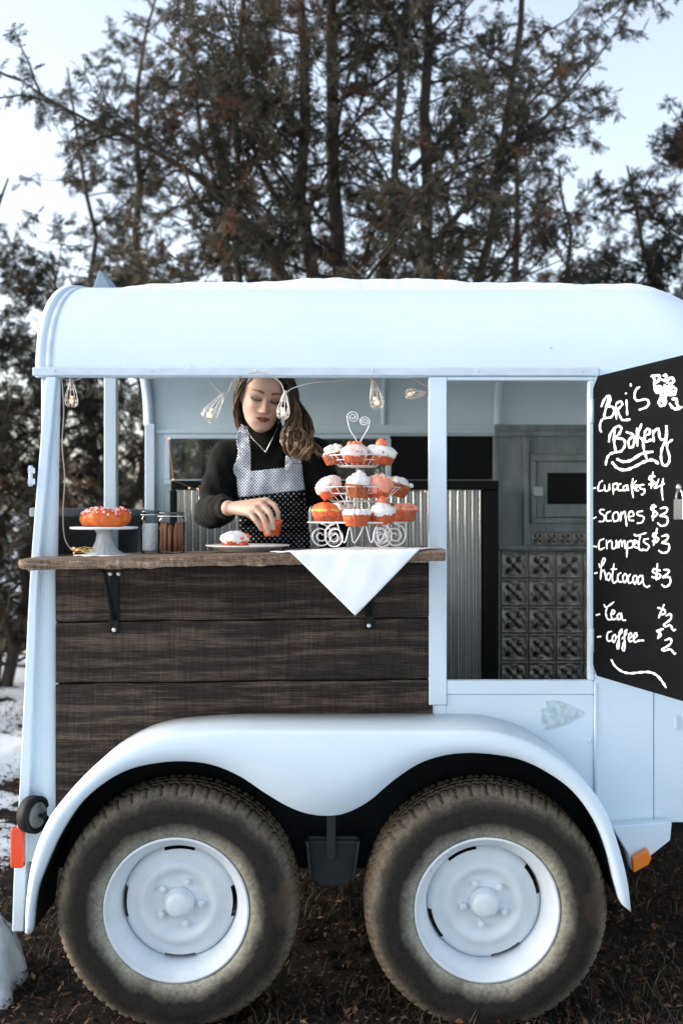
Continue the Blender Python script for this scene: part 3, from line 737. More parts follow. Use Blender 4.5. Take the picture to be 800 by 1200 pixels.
# moulding over the tin tiles
slab('tin_moulding', (584, 639.5), (760, 645), yf-.028, yf-.001, 'grey_metal', .004)
def tin_tile():
    n = 26; s_ = 0.122; rows = []
    for i in range(n+1):
        row = []
        for j in range(n+1):
            u, v_ = 2*i/n-1, 2*j/n-1
            r_ = math.hypot(u, v_); th = math.atan2(v_, u)
            h = 0.0
            q_ = max(abs(u), abs(v_))
            h += 0.006*math.exp(-((q_-0.90)/0.06)**2)                              # raised border
            h += 0.016*math.exp(-((r_-0.50)/0.20)**2)*max(0, math.cos(4*th+math.pi))**1.5  # four leaves
            h += 0.014*math.exp(-(r_/0.14)**2)+0.010*math.exp(-((r_-.72)/.05)**2)*max(0, math.cos(4*th))**.7
            for cu in (-.62, .62):
                for cv in (-.62, .62):
                    d_ = math.hypot(u-cu, v_-cv); h += 0.0*math.exp(-((d_-0.17)/0.085)**2)*(0.6+0.4*math.cos(3*math.atan2(v_-cv, u-cu)))
            row.append((u*s_/2, -h, v_*s_/2))
        rows.append(row)
    m_ = MB(); m_.grid(rows); return m_
ttm = mesh_from('tin_tile', tin_tile(), [M['tin']])
x0t = Wf(586, 0).x+.062
for i in range(6):
    for j in range(6):
        o = bpy.data.objects.new('tin_tile', ttm); link(o, TR)
        o.location = Vector((x0t+i*.124, yf-.002+random.uniform(-.001, .001), Wf(0, 646).z-.062-j*.124))-BASE[TR]
        if x0t+i*.124+.06 > xR: COL.objects.unlink(o); bpy.data.objects.remove(o)
# frieze of pressed tin above the moulding
for i in range(9):
    x = Wf(622, 0).x+.03+i*.062
    if x+.03 > xR: break
    o = bpy.data.objects.new('tin_tile', ttm); link(o, TR); o.scale = (.5, .7, .5)
    o.location = Vector((x, yf-.002, Wf(0, 631).z))-BASE[TR]

# back counter: corrugated front in a black frame
yc = 1.32
cx0, cx1 = W(206, 0, yc).x, W(567, 0, yc).x
cz1 = W(0, 574, yc).z
rows = []
nx = int((cx1-cx0)/.03*10)
for z in (.44, cz1):
    rows.append([(cx0+(cx1-cx0)*i/nx, yc-.008*math.sin(2*math.pi*(cx1-cx0)*i/nx/.0305), z) for i in range(nx+1)])
m_ = MB(); m_.grid(rows); T('corrugated_panel', m_, 'galv')
slab('counter_frame', (200, 563), (584, 574), yc-.02, 1.73, 'black_metal', .004)
slab('counter_frame', (567, 574.3), (584, 900), yc-.02, yc+.03, 'black_metal', .004)
slab('counter_frame', (199, 574.3), (206, 900), yc-.02, yc+.03, 'black_metal', .004)
for xa_, xb_ in ((cx1+.012, cx1+.04), (cx0-.03, cx0)):
    m_ = MB(); m_.box((xa_, yc+.031, .44), (xb_, 1.73, cz1-.001)); T('counter_side', m_, 'black_panel')

# serving counter of weathered timber with live front edge
def ztop(x): return 1.2825+0.0235*(x+0.30)
cxa, cxb = W(20, 0, -.2).x, W(522, 0, -.2).x
TH = 0.030
def counter_mesh():
    n = 130; xs_ = np.linspace(cxa, cxb, n)
    m_ = MB(); fr_ = []
    r2 = random.Random(4)
    e1 = [0.0035*math.sin(x*21)+0.003*math.sin(x*47+1)+0.002*r2.uniform(-1, 1) for x in xs_]
    e2 = [0.004*math.sin(x*17+2)+0.003*math.sin(x*63)+0.002*r2.uniform(-1, 1) for x in xs_]
    secs = []
    for x, a_, b2 in zip(xs_, e1, e2):
        z = ztop(x); en = min(1, (x-cxa)/.03)
        fy = -.205+.02*(1-en)**2
        secs.append([(x, .17, z), (x, .0, z+.0006*math.sin(x*40)), (x, fy+.012, z), (x, fy+.003+a_*.5, z-.003), (x, fy+a_, z-.010), (x, fy+.002+b2, z-.019), (x, fy+.006+b2, z-TH*(.72+.28*en)+b2*.4), (x, fy+.02, z-TH*(.72+.28*en)), (x, .17, z-TH), (x, .17, z)])
    m_.grid(secs, smooth=False)
    m_.add(secs[0][:-1], [tuple(range(9))]); m_.add(secs[-1][:-1], [tuple(range(8, -1, -1))])
    return m_
# the board is notched round the jambs: it only passes inside between them
counter = T('counter_top', counter_mesh(), 'counter')
# iron brackets under the counter
for px, pyt, pyb in ((134, 667, 742), (432, 660, 737)):
    x = W(px, 0, -.01).x; zt = ztop(x)-TH; zb_ = W(0, pyb, -.01).z
    m_ = MB(); m_.box((x-.014, -.012, zb_), (x+.014, -.0055, zt-.0005)); m_.box((x-.014, -.17, zt-.0065), (x+.014, -.0125, zt-.0005))
    m_.tube([(x, -.15, zt-.008), (x, -.085, (zt+zb_)/2+.02), (x+.001, -.014, zb_+.04)], .007, 6)
    br = T('bracket', m_, 'black_metal', bev=.002)
    for sx_, sz_ in ((-.011, W(0, pyt+5, -.01).z-.001), (.013, W(0, pyt+5, -.01).z-.001), (.0, W(0, pyb-4, -.01).z)):
        m_ = MB(); m_.sphere((x+sx_, -.0125, sz_), (.0065, .004, .0065), 10, 6); T('screw', m_, 'screw', parent=br)

# door swung open, its inner face used as a chalkboard
HX, HY = W(693, 0).x, -0.010
dd = Vector((0.126, -0.46, 0)).normalized(); dn = Vector((dd.y, -dd.x, 0)).normalized()     # along the door, out of its written face
if dn.x > 0: dn = -dn
BL, ch = 0.515, 0.028
zt_, zb_ = W(0, 442.5).z, W(0, 790).z
outl = [(0, zb_+.03), (0.0, zt_-.035), (ch, zt_), (BL-ch, zt_), (BL, zt_-.04), (BL, zb_+.04), (BL-ch, zb_), (ch*.8, zb_)]
H0 = Vector((HX, HY, 0))
def door_slab(outline, t0, t1):
    n = len(outline)
    v = [H0+dd*u+Vector((0, 0, z))+dn*t0 for u, z in outline]+[H0+dd*u+Vector((0, 0, z))+dn*t1 for u, z in outline]
    f = [tuple(range(n)), tuple(range(2*n-1, n-1, -1))]+[(i, i+n, (i+1) % n+n, (i+1) % n) for i in range(n)]
    m_ = MB(); m_.add(v, f); return m_
door = T('door', door_slab(outl, -.026, -.0045), 'paint', bev=.003)
ob = [(u+(.002 if u < .1 else -.002 if u > BL-.1 else 0), z) for u, z in outl]
T('chalkboard', door_slab(ob, -.0042, 0.0), 'board', parent=door)
for zz in (zt_-.10, zb_+.10):
    m_ = MB(); m_.tube([(HX-.002, HY-.004, zz-.035), (HX-.002, HY-.004, zz+.035)], .006, 8); T('door_hinge', m_, 'trim', parent=door)
def on_board(px, py, off=.0006):
    d_ = Vector(((px-400)/F, 1, (600-py)/F)); o_ = Vector((0, -D, EYE)); P0 = H0+dn*off
    t = (P0-o_).dot(dn)/d_.dot(dn); return o_+d_*t
# latch handle near the free edge
q = on_board(797, 597); uu = (q-H0).dot(dd)
m_ = MB(); c0 = H0+dd*(uu+.012)+Vector((0, 0, q.z))
Rm = Matrix((( dd.x, dn.x, 0), (dd.y, dn.y, 0), (0, 0, 1)))
def obx(m__, c, hx, hy, hz, ctr):
    v = [ctr+Rm @ Vector((sx_*hx+c[0], sy_*hy+c[1], sz_*hz+c[2])) for sx_, sy_, sz_ in ((-1,-1,-1),(1,-1,-1),(1,1,-1),(-1,1,-1),(-1,-1,1),(1,-1,1),(1,1,1),(-1,1,1))]
    m__.add(v, [(0,3,2,1),(4,5,6,7),(0,1,5,4),(1,2,6,5),(2,3,7,6),(3,0,4,7)])
obx(m_, (0, .008, .0), .022, .0075, .026, c0)
pts = [c0+Rm @ Vector((.016*math.cos(a), .01, .026+.022*math.sin(a))) for a in np.linspace(0, math.pi, 12)]
m_.tube(pts, .0045, 8)
m_.sphere(tuple(c0+Rm @ Vector((0, .012, .055))), .010, 10, 6)
T('door_latch', m_, 'galv', parent=door, bev=.002)

# chalk writing: centre lines read off the photograph, laid on the board face
LET = {
 'A': dict(off=420, lines=[
  ('title', 24, "165,325 142,420 122,505;100,415 130,345 165,318 180,345 165,388 135,415;135,415 190,410 212,450 185,500 125,510 96,545 90,600 105,630;225,388 230,520;225,388 262,366 280,392 238,440;238,440 262,495 285,525 350,520;316,350 322,485;308,292 314,304;350,212 355,240;432,240 395,270 385,330 410,360 475,348 505,370 490,412 420,440"),
  ('title', 26, "215,600 210,700 226,800;165,715 180,640 235,580 272,590 255,640 215,680;215,680 290,690 302,740 270,790 222,800 170,820 145,870 140,912;370,665 335,700 340,755 370,750 385,690 370,650 310,625;405,590 410,750;445,555 412,660 450,690 465,780 490,860;465,660 512,640 508,602 480,612 470,660 482,710 530,690;540,610 548,715;545,640 570,602 590,610;590,590 602,680 640,690 655,640 655,570 655,690 620,760 610,850 630,910 670,900 682,840 660,740 710,690"),
  ('flourish', 30, "230,855 290,880 360,865 450,810 545,795;190,880 240,935 310,950 390,920 470,880 540,865 590,900"),
  ('flower', 28, "525,145 550,170 556,240 570,295;530,148 600,150 575,205 550,170;625,150 655,142 645,185 612,180;690,160 720,180 700,215 660,200 690,160;600,230 560,260 575,290 625,280 600,230;690,230 735,260 720,310 660,300 650,250 690,230;610,330 590,380 615,405 650,380 640,330 610,330;640,220 650,330;600,270 720,280;670,240 630,350;690,200 700,300;575,270 700,250;600,310 660,330;610,345 640,390;680,380 715,425 755,430 790,412;742,335 748,390 762,425;700,350 735,345 740,390")]),
 'B': dict(off=550, lines=[
  ('menu', 19, "32,165 56,155;115,95 85,120 75,180 120,178;130,130 132,180 165,175 170,125 172,180;200,120 205,218;200,130 236,120 236,165 205,175;272,120 245,140 250,180 282,176;320,135 290,150 295,182 320,165 322,132 332,185;372,75 360,150 375,245;402,95 365,142 400,172;390,162 416,142 397,135 390,175 422,182;470,130 430,137 435,163 472,175 460,210 438,215"),
  ('price', 20, "562,60 515,62 515,90 552,105 540,135 503,125;542,20 525,165;592,80 567,140 557,160 642,120;630,75 616,160 626,265"),
  ('menu', 19, "32,420 60,405;132,345 95,345 90,370 127,397 120,440 78,445;182,355 145,380 145,435 192,437;225,360 200,390 210,440 245,430 247,378 225,360;265,445 270,360;270,390 300,360 310,420 318,487;330,410 377,390 360,355 335,380 340,430 382,437;457,355 410,365 415,390 462,405 450,450 403,460"),
  ('price', 21, "572,320 535,310 530,345 577,370 560,400 528,400;550,295 540,440;600,335 655,325 655,365 605,395 662,410 660,465 615,482 578,455"),
  ('menu', 19, "32,655 66,660;127,590 85,615 85,682 132,667;145,600 150,682;148,630 187,600;192,610 196,670 225,665 230,605 236,672;250,672 250,610;250,630 270,605 280,662;280,630 300,610 306,682;325,610 318,752;325,620 366,610 366,660 325,672;375,640 406,620 386,605 375,650 412,672;380,550 400,566 487,540;435,555 420,640 430,685 472,687;507,590 465,600 470,625 507,650 490,687 448,680"),
  ('price', 21, "582,540 545,550 545,575 587,587 570,620 533,610;577,500 545,652;613,572 667,560 660,600 620,625 677,642 670,697 625,712 588,690"),
  ('menu', 19, "42,887 70,880;80,800 95,835 132,780 125,755 105,800 95,942;95,890 126,860 142,947;160,880 145,920 165,947 182,900 160,880;210,800 195,930 210,967 236,950;180,852 236,850;272,880 245,900 245,952 282,960;305,885 285,920 300,967 322,920 305,885;352,890 330,920 335,967 367,960;390,900 370,930 385,977 407,930 390,900;440,900 415,930 420,977 450,950 452,900 462,977 490,1002 517,990"),
  ('price', 21, "607,865 550,850 545,880 602,897 590,930 528,915;580,800 570,947;630,855 677,860 665,890 625,920 682,920 687,970 650,1002 613,980")]),
 'C': dict(off=690, lines=[
  ('menu', 20, "55,226 92,215;123,130 145,156 212,110;155,155 140,200 155,257 190,262;190,222 216,200 200,180 185,220 200,262 232,250;265,205 240,225 245,262 266,250 271,205 282,262 312,267"),
  ('price', 20, "578,160 642,182 636,217 598,212;637,130 588,252;650,232 692,215 690,260 635,305 650,322 690,310 712,352 737,345"),
  ('menu', 20, "65,412 102,405;192,360 155,380 155,442 202,437;215,385 195,420 205,457 227,420 215,385;225,420 270,380 276,345 255,380 250,502 235,497 245,440;275,430 310,390 317,350 300,380 300,517 280,512 290,455;330,430 361,405 350,375 335,400 340,447 372,440;375,430 406,400 395,375 380,400 385,452 422,442 467,440"),
  ('price', 21, "632,340 575,360 612,390 578,422;612,335 583,427;640,440 692,425 690,470 620,515 640,527 690,515 722,552 737,545"),
  ('flourish', 24, "185,600 220,660 280,705 350,720 430,712 510,710 570,735 620,790 655,845")])}
r3 = random.Random(2)
for sec in LET.values():
    for (nm, wd, ss) in sec['lines']:
        m_ = MB(); k_ = 0
        for st in ss.split(';'):
            pts = [tuple(map(float, q.split(','))) for q in st.split()]
            pts = [(690+x*110/800, sec['off']+y*140/1018) for x, y in pts]
            C = cr(pts, 6); k_ += 1
            half = wd*110/800/2*0.76
            L_, R_ = [], []
            for i, p in enumerate(C):
                a_ = C[max(i-1, 0)]; b2 = C[min(i+1, len(C)-1)]; t = b2-a_; l_ = np.hypot(*t)+1e-9; nrm = np.array([-t[1], t[0]])/l_
                h_ = half*(1+.22*math.sin(i*1.3+k_)+.12*r3.uniform(-1, 1))
                if i in (0, len(C)-1): h_ *= .6
                L_.append(on_board(*(p+nrm*h_), .0004+.00012*k_)); R_.append(on_board(*(p-nrm*h_), .0004+.00012*k_))
            m_.grid([L_, R_], smooth=False)
        T({'title': 'chalk_title', 'menu': 'chalk_menu_line', 'price': 'chalk_price', 'flourish': 'chalk_flourish', 'flower': 'chalk_flower'}[nm], m_, 'chalk', parent=door, weld=False)
# ================================================================== things on the counter
M['white_china'] = mat('white_china', (0.80, 0.81, 0.82), 0.18)
M['pressed_glass'] = mat('pressed_glass', (0.86, 0.90, 0.92), 0.08, trans=0.55, ior=1.45, bump=0.15, bscale=90)
M['glass'] = thin_glass('clear_glass', (.985, .99, .99), .10)
M['wire'] = mat('white_wire', (0.72, 0.73, 0.74), 0.35, 0.3)
M['cloth'] = mat('white_linen', (0.80, 0.83, 0.86), 0.85, bump=0.25, bscale=420)
M['jar_lid'] = mat('jar_lid', (0.10, 0.10, 0.10), 0.35, 0.7)
M['sugar'] = mat('white_sugar', (0.80, 0.82, 0.83), 0.8, col2=(0.62, 0.66, 0.68), nscale=80, bump=0.6, bscale=140)
M['cinnamon'] = mat('cinnamon_bark', (0.28, 0.11, 0.05), 0.7, col2=(0.14, 0.05, 0.025), nscale=40, stretch=(3, 3, .4))
M['cup_orange'] = mat('orange_paper_cup', (0.62, 0.13, 0.03), 0.6, col2=(0.30, 0.055, 0.02), nscale=45, lo=.3, hi=.75, bump=.3, bscale=120)
M['cup_red'] = mat('red_paper_cup', (0.40, 0.055, 0.022), 0.6, col2=(0.60, 0.17, 0.06), nscale=50, lo=.4, hi=.75, bump=.3, bscale=120)
M['cup_brown'] = mat('amber_sponge', (0.42, 0.13, 0.04), 0.75, col2=(0.22, 0.05, 0.02), nscale=70, bump=.4, bscale=120)
M['icing'] = mat('white_icing', (0.83, 0.80, 0.76), 0.45, sss=.1, bump=0.25, bscale=70)
M['icing_pink'] = mat('pink_icing', (0.80, 0.52, 0.46), 0.45, sss=.1, col2=(0.85, 0.75, 0.70), nscale=60, bump=.3, bscale=90)
M['icing_orange'] = mat('orange_icing', (0.85, 0.22, 0.07), 0.4, sss=.1, col2=(0.80, 0.10, 0.035), nscale=30)
M['icing_lime'] = mat('lime_icing', (0.62, 0.55, 0.10), 0.45)
M['berry'] = mat('candied_berry', (0.80, 0.17, 0.07), 0.25, coat=.4)
M['coral'] = mat('coral_topping', (0.86, 0.33, 0.22), 0.45, bump=.4, bscale=90)
M['bundt'] = mat('glazed_orange_cake', (0.78, 0.20, 0.03), 0.4, col2=(0.55, 0.10, 0.02), nscale=35, bump=.3, bscale=60)
M['sprinkle_w'] = mat('white_sprinkle', (0.85, 0.78, 0.75), 0.5)
M['sprinkle_r'] = mat('red_sprinkle', (0.62, 0.05, 0.06), 0.5)

def tilt_fn(c, ax_, ang):
    q = Quaternion(Vector(ax_), ang); c = Vector(c)
    return lambda p: q @ (Vector(p)-c)+c
def cupcake(c, r=.036, hc=.032, cup='cup_orange', top='icing', style='swirl', extra=None, tilt=None, label='', group=None, seed=0, h=.034):
    """c is the middle of the paper cup's bottom; parts: paper_cup, icing, topping"""
    rr_ = random.Random(seed); c = Vector(c)
    t = thing('cupcake', c, label, 'cupcake', group)
    fn = tilt_fn(c, tilt[0], tilt[1]) if tilt else (lambda p: Vector(p))
    def fin(name, m_, mt):
        m_.v = [tuple(fn(p)) for p in m_.v]; return obj(name, m_, M[mt], t)
    m_ = MB(); n = 48
    m_.lathe([(0.0, .0), (r*.70, .0), (r*.74, .002), (r*.86, hc*.5), (r*.97, hc), (r*.93, hc*1.02), (0.0, hc*.98)], c, (0, 0, 1), n, fn=lambda a, q, z: 1+.05*math.cos(18*a)*(q > r*.5)*(z > .001))
    fin('paper_cup', m_, cup)
    m_ = MB()
    b = c+Vector((0, 0, hc*.95))
    if style == 'swirl':                       # piped rope, three turns
        pts, rad = [], []
        turns = 2.6
        for i in range(60):
            s_ = i/59; a = s_*turns*2*math.pi+seed
            rad_ = r*(0.70*(1-s_)**0.8); pts.append(b+Vector((rad_*math.cos(a), rad_*math.sin(a), h*.12+s_*h*.80))); rad.append(r*.40*(1-.62*s_)*(1+.10*math.cos(a*7)))
        m_.tube(pts, rad, 9); m_.sphere(b+Vector((0, 0, h*.15)), (r*.85, r*.85, h*.4), 18, 8)
    elif style == 'dome':
        m_.sphere(b, (r*1.03, r*1.03, h), 28, 14, fn=lambda d: 1+.05*math.sin(5*math.atan2(d.y, d.x)+seed+4*d.z)+.03*math.sin(11*d.z+seed))
    elif style == 'rosette':                   # ring of ridges with a dip
        for k in range(13):
            a = 2*math.pi*k/13; m_.sphere(b+Vector((r*.72*math.cos(a), r*.72*math.sin(a), h*.25)), (r*.30, r*.30, h*.42), 10, 6)
        m_.sphere(b+Vector((0, 0, h*.05)), (r*.85, r*.85, h*.40), 18, 8)
    elif style == 'petals':
        for k in range(26):
            a = rr_.uniform(0, 6.28); q = r*.95*math.sqrt(rr_.random()); zz = h*.25+h*.55*(1-(q/r)**2)*rr_.uniform(.6, 1)
            m_.sphere(b+Vector((q*math.cos(a), q*math.sin(a), zz)), (r*.24, r*.24, r*.20), 8, 5)
        m_.sphere(b, (r*.95, r*.95, h*.55), 18, 8)
    fin('icing', m_, top)
    if extra == 'cherry':
        m_ = MB(); m_.sphere(b+Vector((0, 0, h*1.12)), r*.36, 14, 9); fin('cherry', m_, 'berry')
    elif extra == 'berries':
        for k in range(4):
            a = k*1.6+seed; m_ = MB(); m_.sphere(b+Vector((r*.35*math.cos(a), r*.35*math.sin(a), h*1.0)), r*.22, 10, 6); fin('berry', m_, 'berry')
    elif extra == 'jam':
        m_ = MB(); m_.sphere(b+Vector((0, -r*.1, h*.42)), (r*.62, r*.55, h*.22), 16, 8, fn=lambda d: 1+.06*math.sin(6*math.atan2(d.y, d.x))); fin('jam_topping', m_, 'coral')
    elif extra == 'band':
        m_ = MB(); m_.lathe([(r*.98, -.003), (r*1.06, .0), (r*1.06, .004), (r*.98, .007)], b, (0, 0, 1), 30); fin('icing_band', m_, 'icing_lime')
    elif extra == 'sprinkles':
        m_ = MB()
        for k in range(46):
            a = rr_.uniform(0, 6.28); ph = rr_.uniform(.1, 1.3)
            d = Vector((math.sin(ph)*math.cos(a), math.sin(ph)*math.sin(a), math.cos(ph)))
            p = b+Vector((d.x*r*1.02, d.y*r*1.02, d.z*h*1.0)); m_.sphere(p, .0022, 5, 4)
        o = fin('sprinkles', m_, 'sprinkle_w' if top != 'icing' else 'coral'); o['kind'] = 'stuff'
    return t

# ---- cake stand, doily and cake
cx, cy = W(122, 0, .04).x, .04; zt0 = ztop(cx)
m_ = MB(); n = 64
pts = []
for k in range(n):
    a = 2*math.pi*k/n; sx_, sy_ = .098*(1+.05*math.cos(9*a)), .085*(1+.05*math.cos(9*a)); pts.append((cx+.018+sx_*math.cos(a), cy-.02+sy_*math.sin(a)))
m_.add([(x, y, zt0+.0012+.0012*math.sin(i)) for i, (x, y) in enumerate(pts)]+[(cx+.018, cy-.02, zt0+.0022)], [(i, (i+1) % n, n) for i in range(n)], True)
d_ = obj('doily', m_, M['cloth'], loc=(cx, cy, zt0), solid=.0012); tag(d_, 'small white paper doily lying under the glass cake stand', 'doily')
st = thing('cake_stand', (cx, cy, zt0+.003), 'white pressed-glass cake stand with flared foot holding a ring cake', 'cake stand')
zp = W(0, 620, .04).z
m_ = MB(); m_.lathe([(0.0, zp-.001), (.085, zp-.001), (.098, zp), (.100, zp+.003), (.099, zp+.007), (.092, zp+.0075), (.088, zp+.0045), (0.0, zp+.0045)], (cx, cy, 0), (0, 0, 1), 56); obj('plate', m_, M['white_china'], st)
m_ = MB(); m_.lathe([(.056, zt0+.003), (.055, zt0+.006), (.044, zt0+.012), (.032, zt0+.024), (.024, zt0+.042), (.021, zt0+.062), (.026, zp-.004), (.030, zp-.0015)], (cx, cy, 0), (0, 0, 1), 64, fn=lambda a, r, h: 1+.035*math.cos(18*a)); obj('pedestal', m_, M['pressed_glass'], st)
ck = thing('ring_cake', (cx+.005, cy, zp+.005), 'glazed orange ring cake with pale sprinkles on the glass stand', 'cake')
m_ = MB(); rows = []
for i in range(97):
    a = 2*math.pi*i/96; row = []
    for j in range(25):
        b = 2*math.pi*j/24
        fl = 1+.09*abs(math.sin(6*a))*max(0, math.cos(b)+.5)
        rr_ = .046+.026*math.cos(b)*fl; zz = .027+.027*math.sin(b)*(1 if math.sin(b) > 0 else 1.0)
        row.append((cx+.005+rr_*math.cos(a), cy+rr_*math.sin(a), zp+.0048+zz+.003*math.sin(3*a+1)))
    rows.append(row)
m_.grid(rows); obj('cake_body', m_, M['bundt'], ck)
m_ = MB(); rows = []
for i in range(97):
    a = 2*math.pi*i/96; row = []
    for j in range(11):
        b = R(90)+R(58+14*math.sin(7*a)+8*math.sin(13*a))*(j/5-1)
        fl = 1+.09*abs(math.sin(6*a))*max(0, math.cos(b)+.5); k_ = 1.07
        rr_ = .046+.026*k_*math.cos(b)*fl; zz = .027+.027*k_*math.sin(b)
        row.append((cx+.005+rr_*math.cos(a), cy+rr_*math.sin(a), zp+.0048+zz+.003*math.sin(3*a+1)))
    rows.append(row)
m_.grid(rows); obj('glaze', m_, M['icing_orange'], ck)
for nm, mt, cnt, sd_ in (('sprinkles', 'sprinkle_w', 170, 3), ('sprinkles', 'sprinkle_r', 60, 5)):
    r2 = random.Random(sd_); m_ = MB()
    for k in range(cnt):
        a = r2.uniform(0, 6.28); b = r2.uniform(R(20), R(150)); rr_ = .046+.0285*math.cos(b)*1.04; zz = .027+.0292*math.sin(b)
        p = (cx+.005+rr_*math.cos(a), cy+rr_*math.sin(a), zp+.0048+zz+.003*math.sin(3*a+1)); m_.sphere(p, r2.uniform(.0018, .0042), 5, 4)
    o = obj(nm, m_, M[mt], ck); o['kind'] = 'stuff'

# ---- two glass jars
def jar(px, y, r, h, fill, label, seed):
    x = W(px, 0, y).x; z = ztop(x)
    t = thing('glass_jar', (x, y, z), label, 'jar')
    m_ = MB(); m_.lathe([(r*.86, 0), (r*.97, .004), (r, .012), (r, h*.78), (r*.96, h*.84), (r*.86, h*.88), (r*.86, h*.94), (r*.82, h*.94), (r*.82, h*.88), (r*.92, h*.83), (r*.955, h*.77), (r*.955, .012), (r*.90, .006), (0, .006)], (x, y, z), (0, 0, 1), 40)
    obj('glass', m_, M['glass'], t)
    m_ = MB(); m_.lathe([(0, h*.945), (r*.90, h*.945), (r*.92, h*.955), (r*.92, h*.985), (r*.88, h), (0, h*1.0)], (x, y, z), (0, 0, 1), 40); obj('lid', m_, M['jar_lid'], t)
    m_ = MB(); m_.tube([(x+r*1.0*math.cos(a), y+r*1.0*math.sin(a), z+h*.90) for a in np.linspace(0, 2*math.pi, 33)[:-1]], .0016, 6, closed=True)
    m_.tube([(x+r*1.0, y-.002, z+h*.90), (x+r*1.08, y-.004, z+h*.84), (x+r*1.03, y-.004, z+h*.76)], .0016, 6); obj('wire_bail', m_, M['screw'], t)
    if fill == 'sugar':
        m_ = MB(); m_.lathe([(0, .007), (r*.88, .007), (r*.945, .014), (r*.945, h*.66), (r*.7, h*.70), (r*.3, h*.67), (0, h*.69)], (x, y, z), (0, 0, 1), 30); obj('sugar', m_, M['sugar'], t)
    else:
        r2 = random.Random(seed)
        for k in range(22):
            a = r2.uniform(0, 6.28); q = (r-.010)*math.sqrt(r2.random())*.92 if k > 11 else (r-.009)*.95; a = a if k > 11 else 2*math.pi*k/12
            m_ = MB(); hh = h*r2.uniform(.62, .76); m_.tube([(x+q*math.cos(a), y+q*math.sin(a), z+.008), (x+q*math.cos(a)*.97, y+q*math.sin(a)*.97, z+hh)], .0052, 7); obj('cinnamon_stick', m_, M['cinnamon'], t)
jar(177, .085, .030, .128, 'sugar', 'clear glass jar filled with white sugar beside the cake stand', 1)
jar(201, .035, .040, .122, 'cinnamon', 'clear glass jar packed with brown cinnamon sticks', 2)

# ---- plate with one cupcake
px_, py_ = W(290, 0, .03).x, .035; zpl = ztop(px_)
pl_ = thing('plate', (px_, py_, zpl), 'round white plate under the reaching hand with a cupcake on it', 'plate')
m_ = MB(); m_.lathe([(0, .002), (.07, .0), (.074, .003), (.105, .012), (.124, .017), (.1255, .019), (.123, .0205), (.104, .0155), (.073, .0065), (0, .006)], (px_, py_, zpl), (0, 0, 1), 56); obj('plate_body', m_, M['white_china'], pl_)
cupcake((W(275, 0, -.005).x, -.005, zpl+.0068), .041, .034, 'cup_red', 'icing', 'dome', None, label='orange crumb cupcake topped with white icing resting on the plate', seed=3, h=.022)
cc = bpy.data.objects['cupcake']; b = BASE[cc]; m_ = MB(); r2 = random.Random(8)
for k in range(60):
    a = r2.uniform(-1.1, .9); q = .042*r2.uniform(.6, 1.05); m_.sphere((b.x+q*math.cos(a), b.y+q*math.sin(a), b.z+r2.uniform(.006, .045)), r2.uniform(.003, .006), 6, 4)
o = obj('crumb_topping', m_, M['berry'], cc); o['kind'] = 'stuff'

# ---- cloth under the cupcake tower, one corner hanging over the edge
xc = W(416, 0, -.2).x; hd_ = .238; ye = -.2085; drop = .178
def cloth_pt(u, v):
    """u across, v from the hanging corner (0) to the back corner (2*hd_)"""
    x = xc+u
    s_ = v-drop                                # >0: on the table
    rr_ = .006
    zt = ztop(x)+.0022
    wr = .0011*math.sin(u*55+v*31)+.0009*math.sin(u*90-v*40)
    if s_ >= 0: return (x, ye+s_+.0, zt+abs(wr))
    d_ = -s_
    ang = min(d_/rr_, math.pi/2)
    y = ye-rr_*math.sin(ang); z = zt-rr_*(1-math.cos(ang))
    if d_ > rr_*math.pi/2: z -= d_-rr_*math.pi/2; y += -.004*math.sin(u*18+1)*min(1, d_/.05)-.012*min(1, d_/.1)
    return (x, y+wr*.5, z)
m_ = MB(); n = 60; rows = []
for i in range(n+1):
    row = []
    for j in range(n+1):
        a, b = i/n*hd_*math.sqrt(2), j/n*hd_*math.sqrt(2)
        row.append(cloth_pt((a-b)/math.sqrt(2), (a+b)/math.sqrt(2)))
    rows.append(row)
m_.grid(rows)
cl = obj('cloth', m_, M['cloth'], loc=(xc, -.1, ztop(xc)), solid=.0014); tag(cl, 'white linen cloth draped over the wooden counter with one corner hanging down', 'cloth')
hem = MB()
for e in (0, 1):
    for off in (.03, .97):
        line = []
        for k in range(121):
            t_ = .03+.94*k/120; a, b = (off, t_) if e == 0 else (t_, off); a *= hd_*math.sqrt(2); b *= hd_*math.sqrt(2)
            p = Vector(cloth_pt((a-b)/math.sqrt(2), (a+b)/math.sqrt(2))); nn = Vector((0, -1, .3)).normalized() if (a+b)/math.sqrt(2) < drop else Vector((0, 0, 1)); line.append(p+nn*.0008)
        hem.tube(line, .0011, 5)
obj('hem', hem, M['cloth'], cl)

# ---- cupcake tower
tx, ty = W(419, 0, -.02).x, -.02; tz = ztop(tx)+.0035
tw = thing('cupcake_tower', (tx, ty, tz), 'white wire three-tier cupcake tower with scroll feet and heart finial', 'cupcake stand')
z1, z2, z3 = W(0, 612, ty).z, W(0, 586, ty).z, W(0, 545, ty).z
m_ = MB(); m_.tube([(tx, ty, z1-.01), (tx, ty, z3+.045)], .004, 8); obj('centre_rod', m_, M['wire'], tw)
def ring(c, r, z, wr=.0022, n=48): return [(c[0]+r*math.cos(2*math.pi*k/n), c[1]+r*math.sin(2*math.pi*k/n), z) for k in range(n)]
m_ = MB(); m_.tube(ring((tx, ty), .145, z1), .0024, 6, closed=True); m_.tube(ring((tx, ty), .09, z1), .0018, 6, closed=True); m_.tube(ring((tx, ty), .045, z1), .0018, 6, closed=True)
for k in range(8):
    a = k*math.pi/4+.3; m_.tube([(tx, ty, z1), (tx+.145*math.cos(a), ty+.145*math.sin(a), z1)], .0016, 5)
obj('bottom_tier', m_, M['wire'], tw)
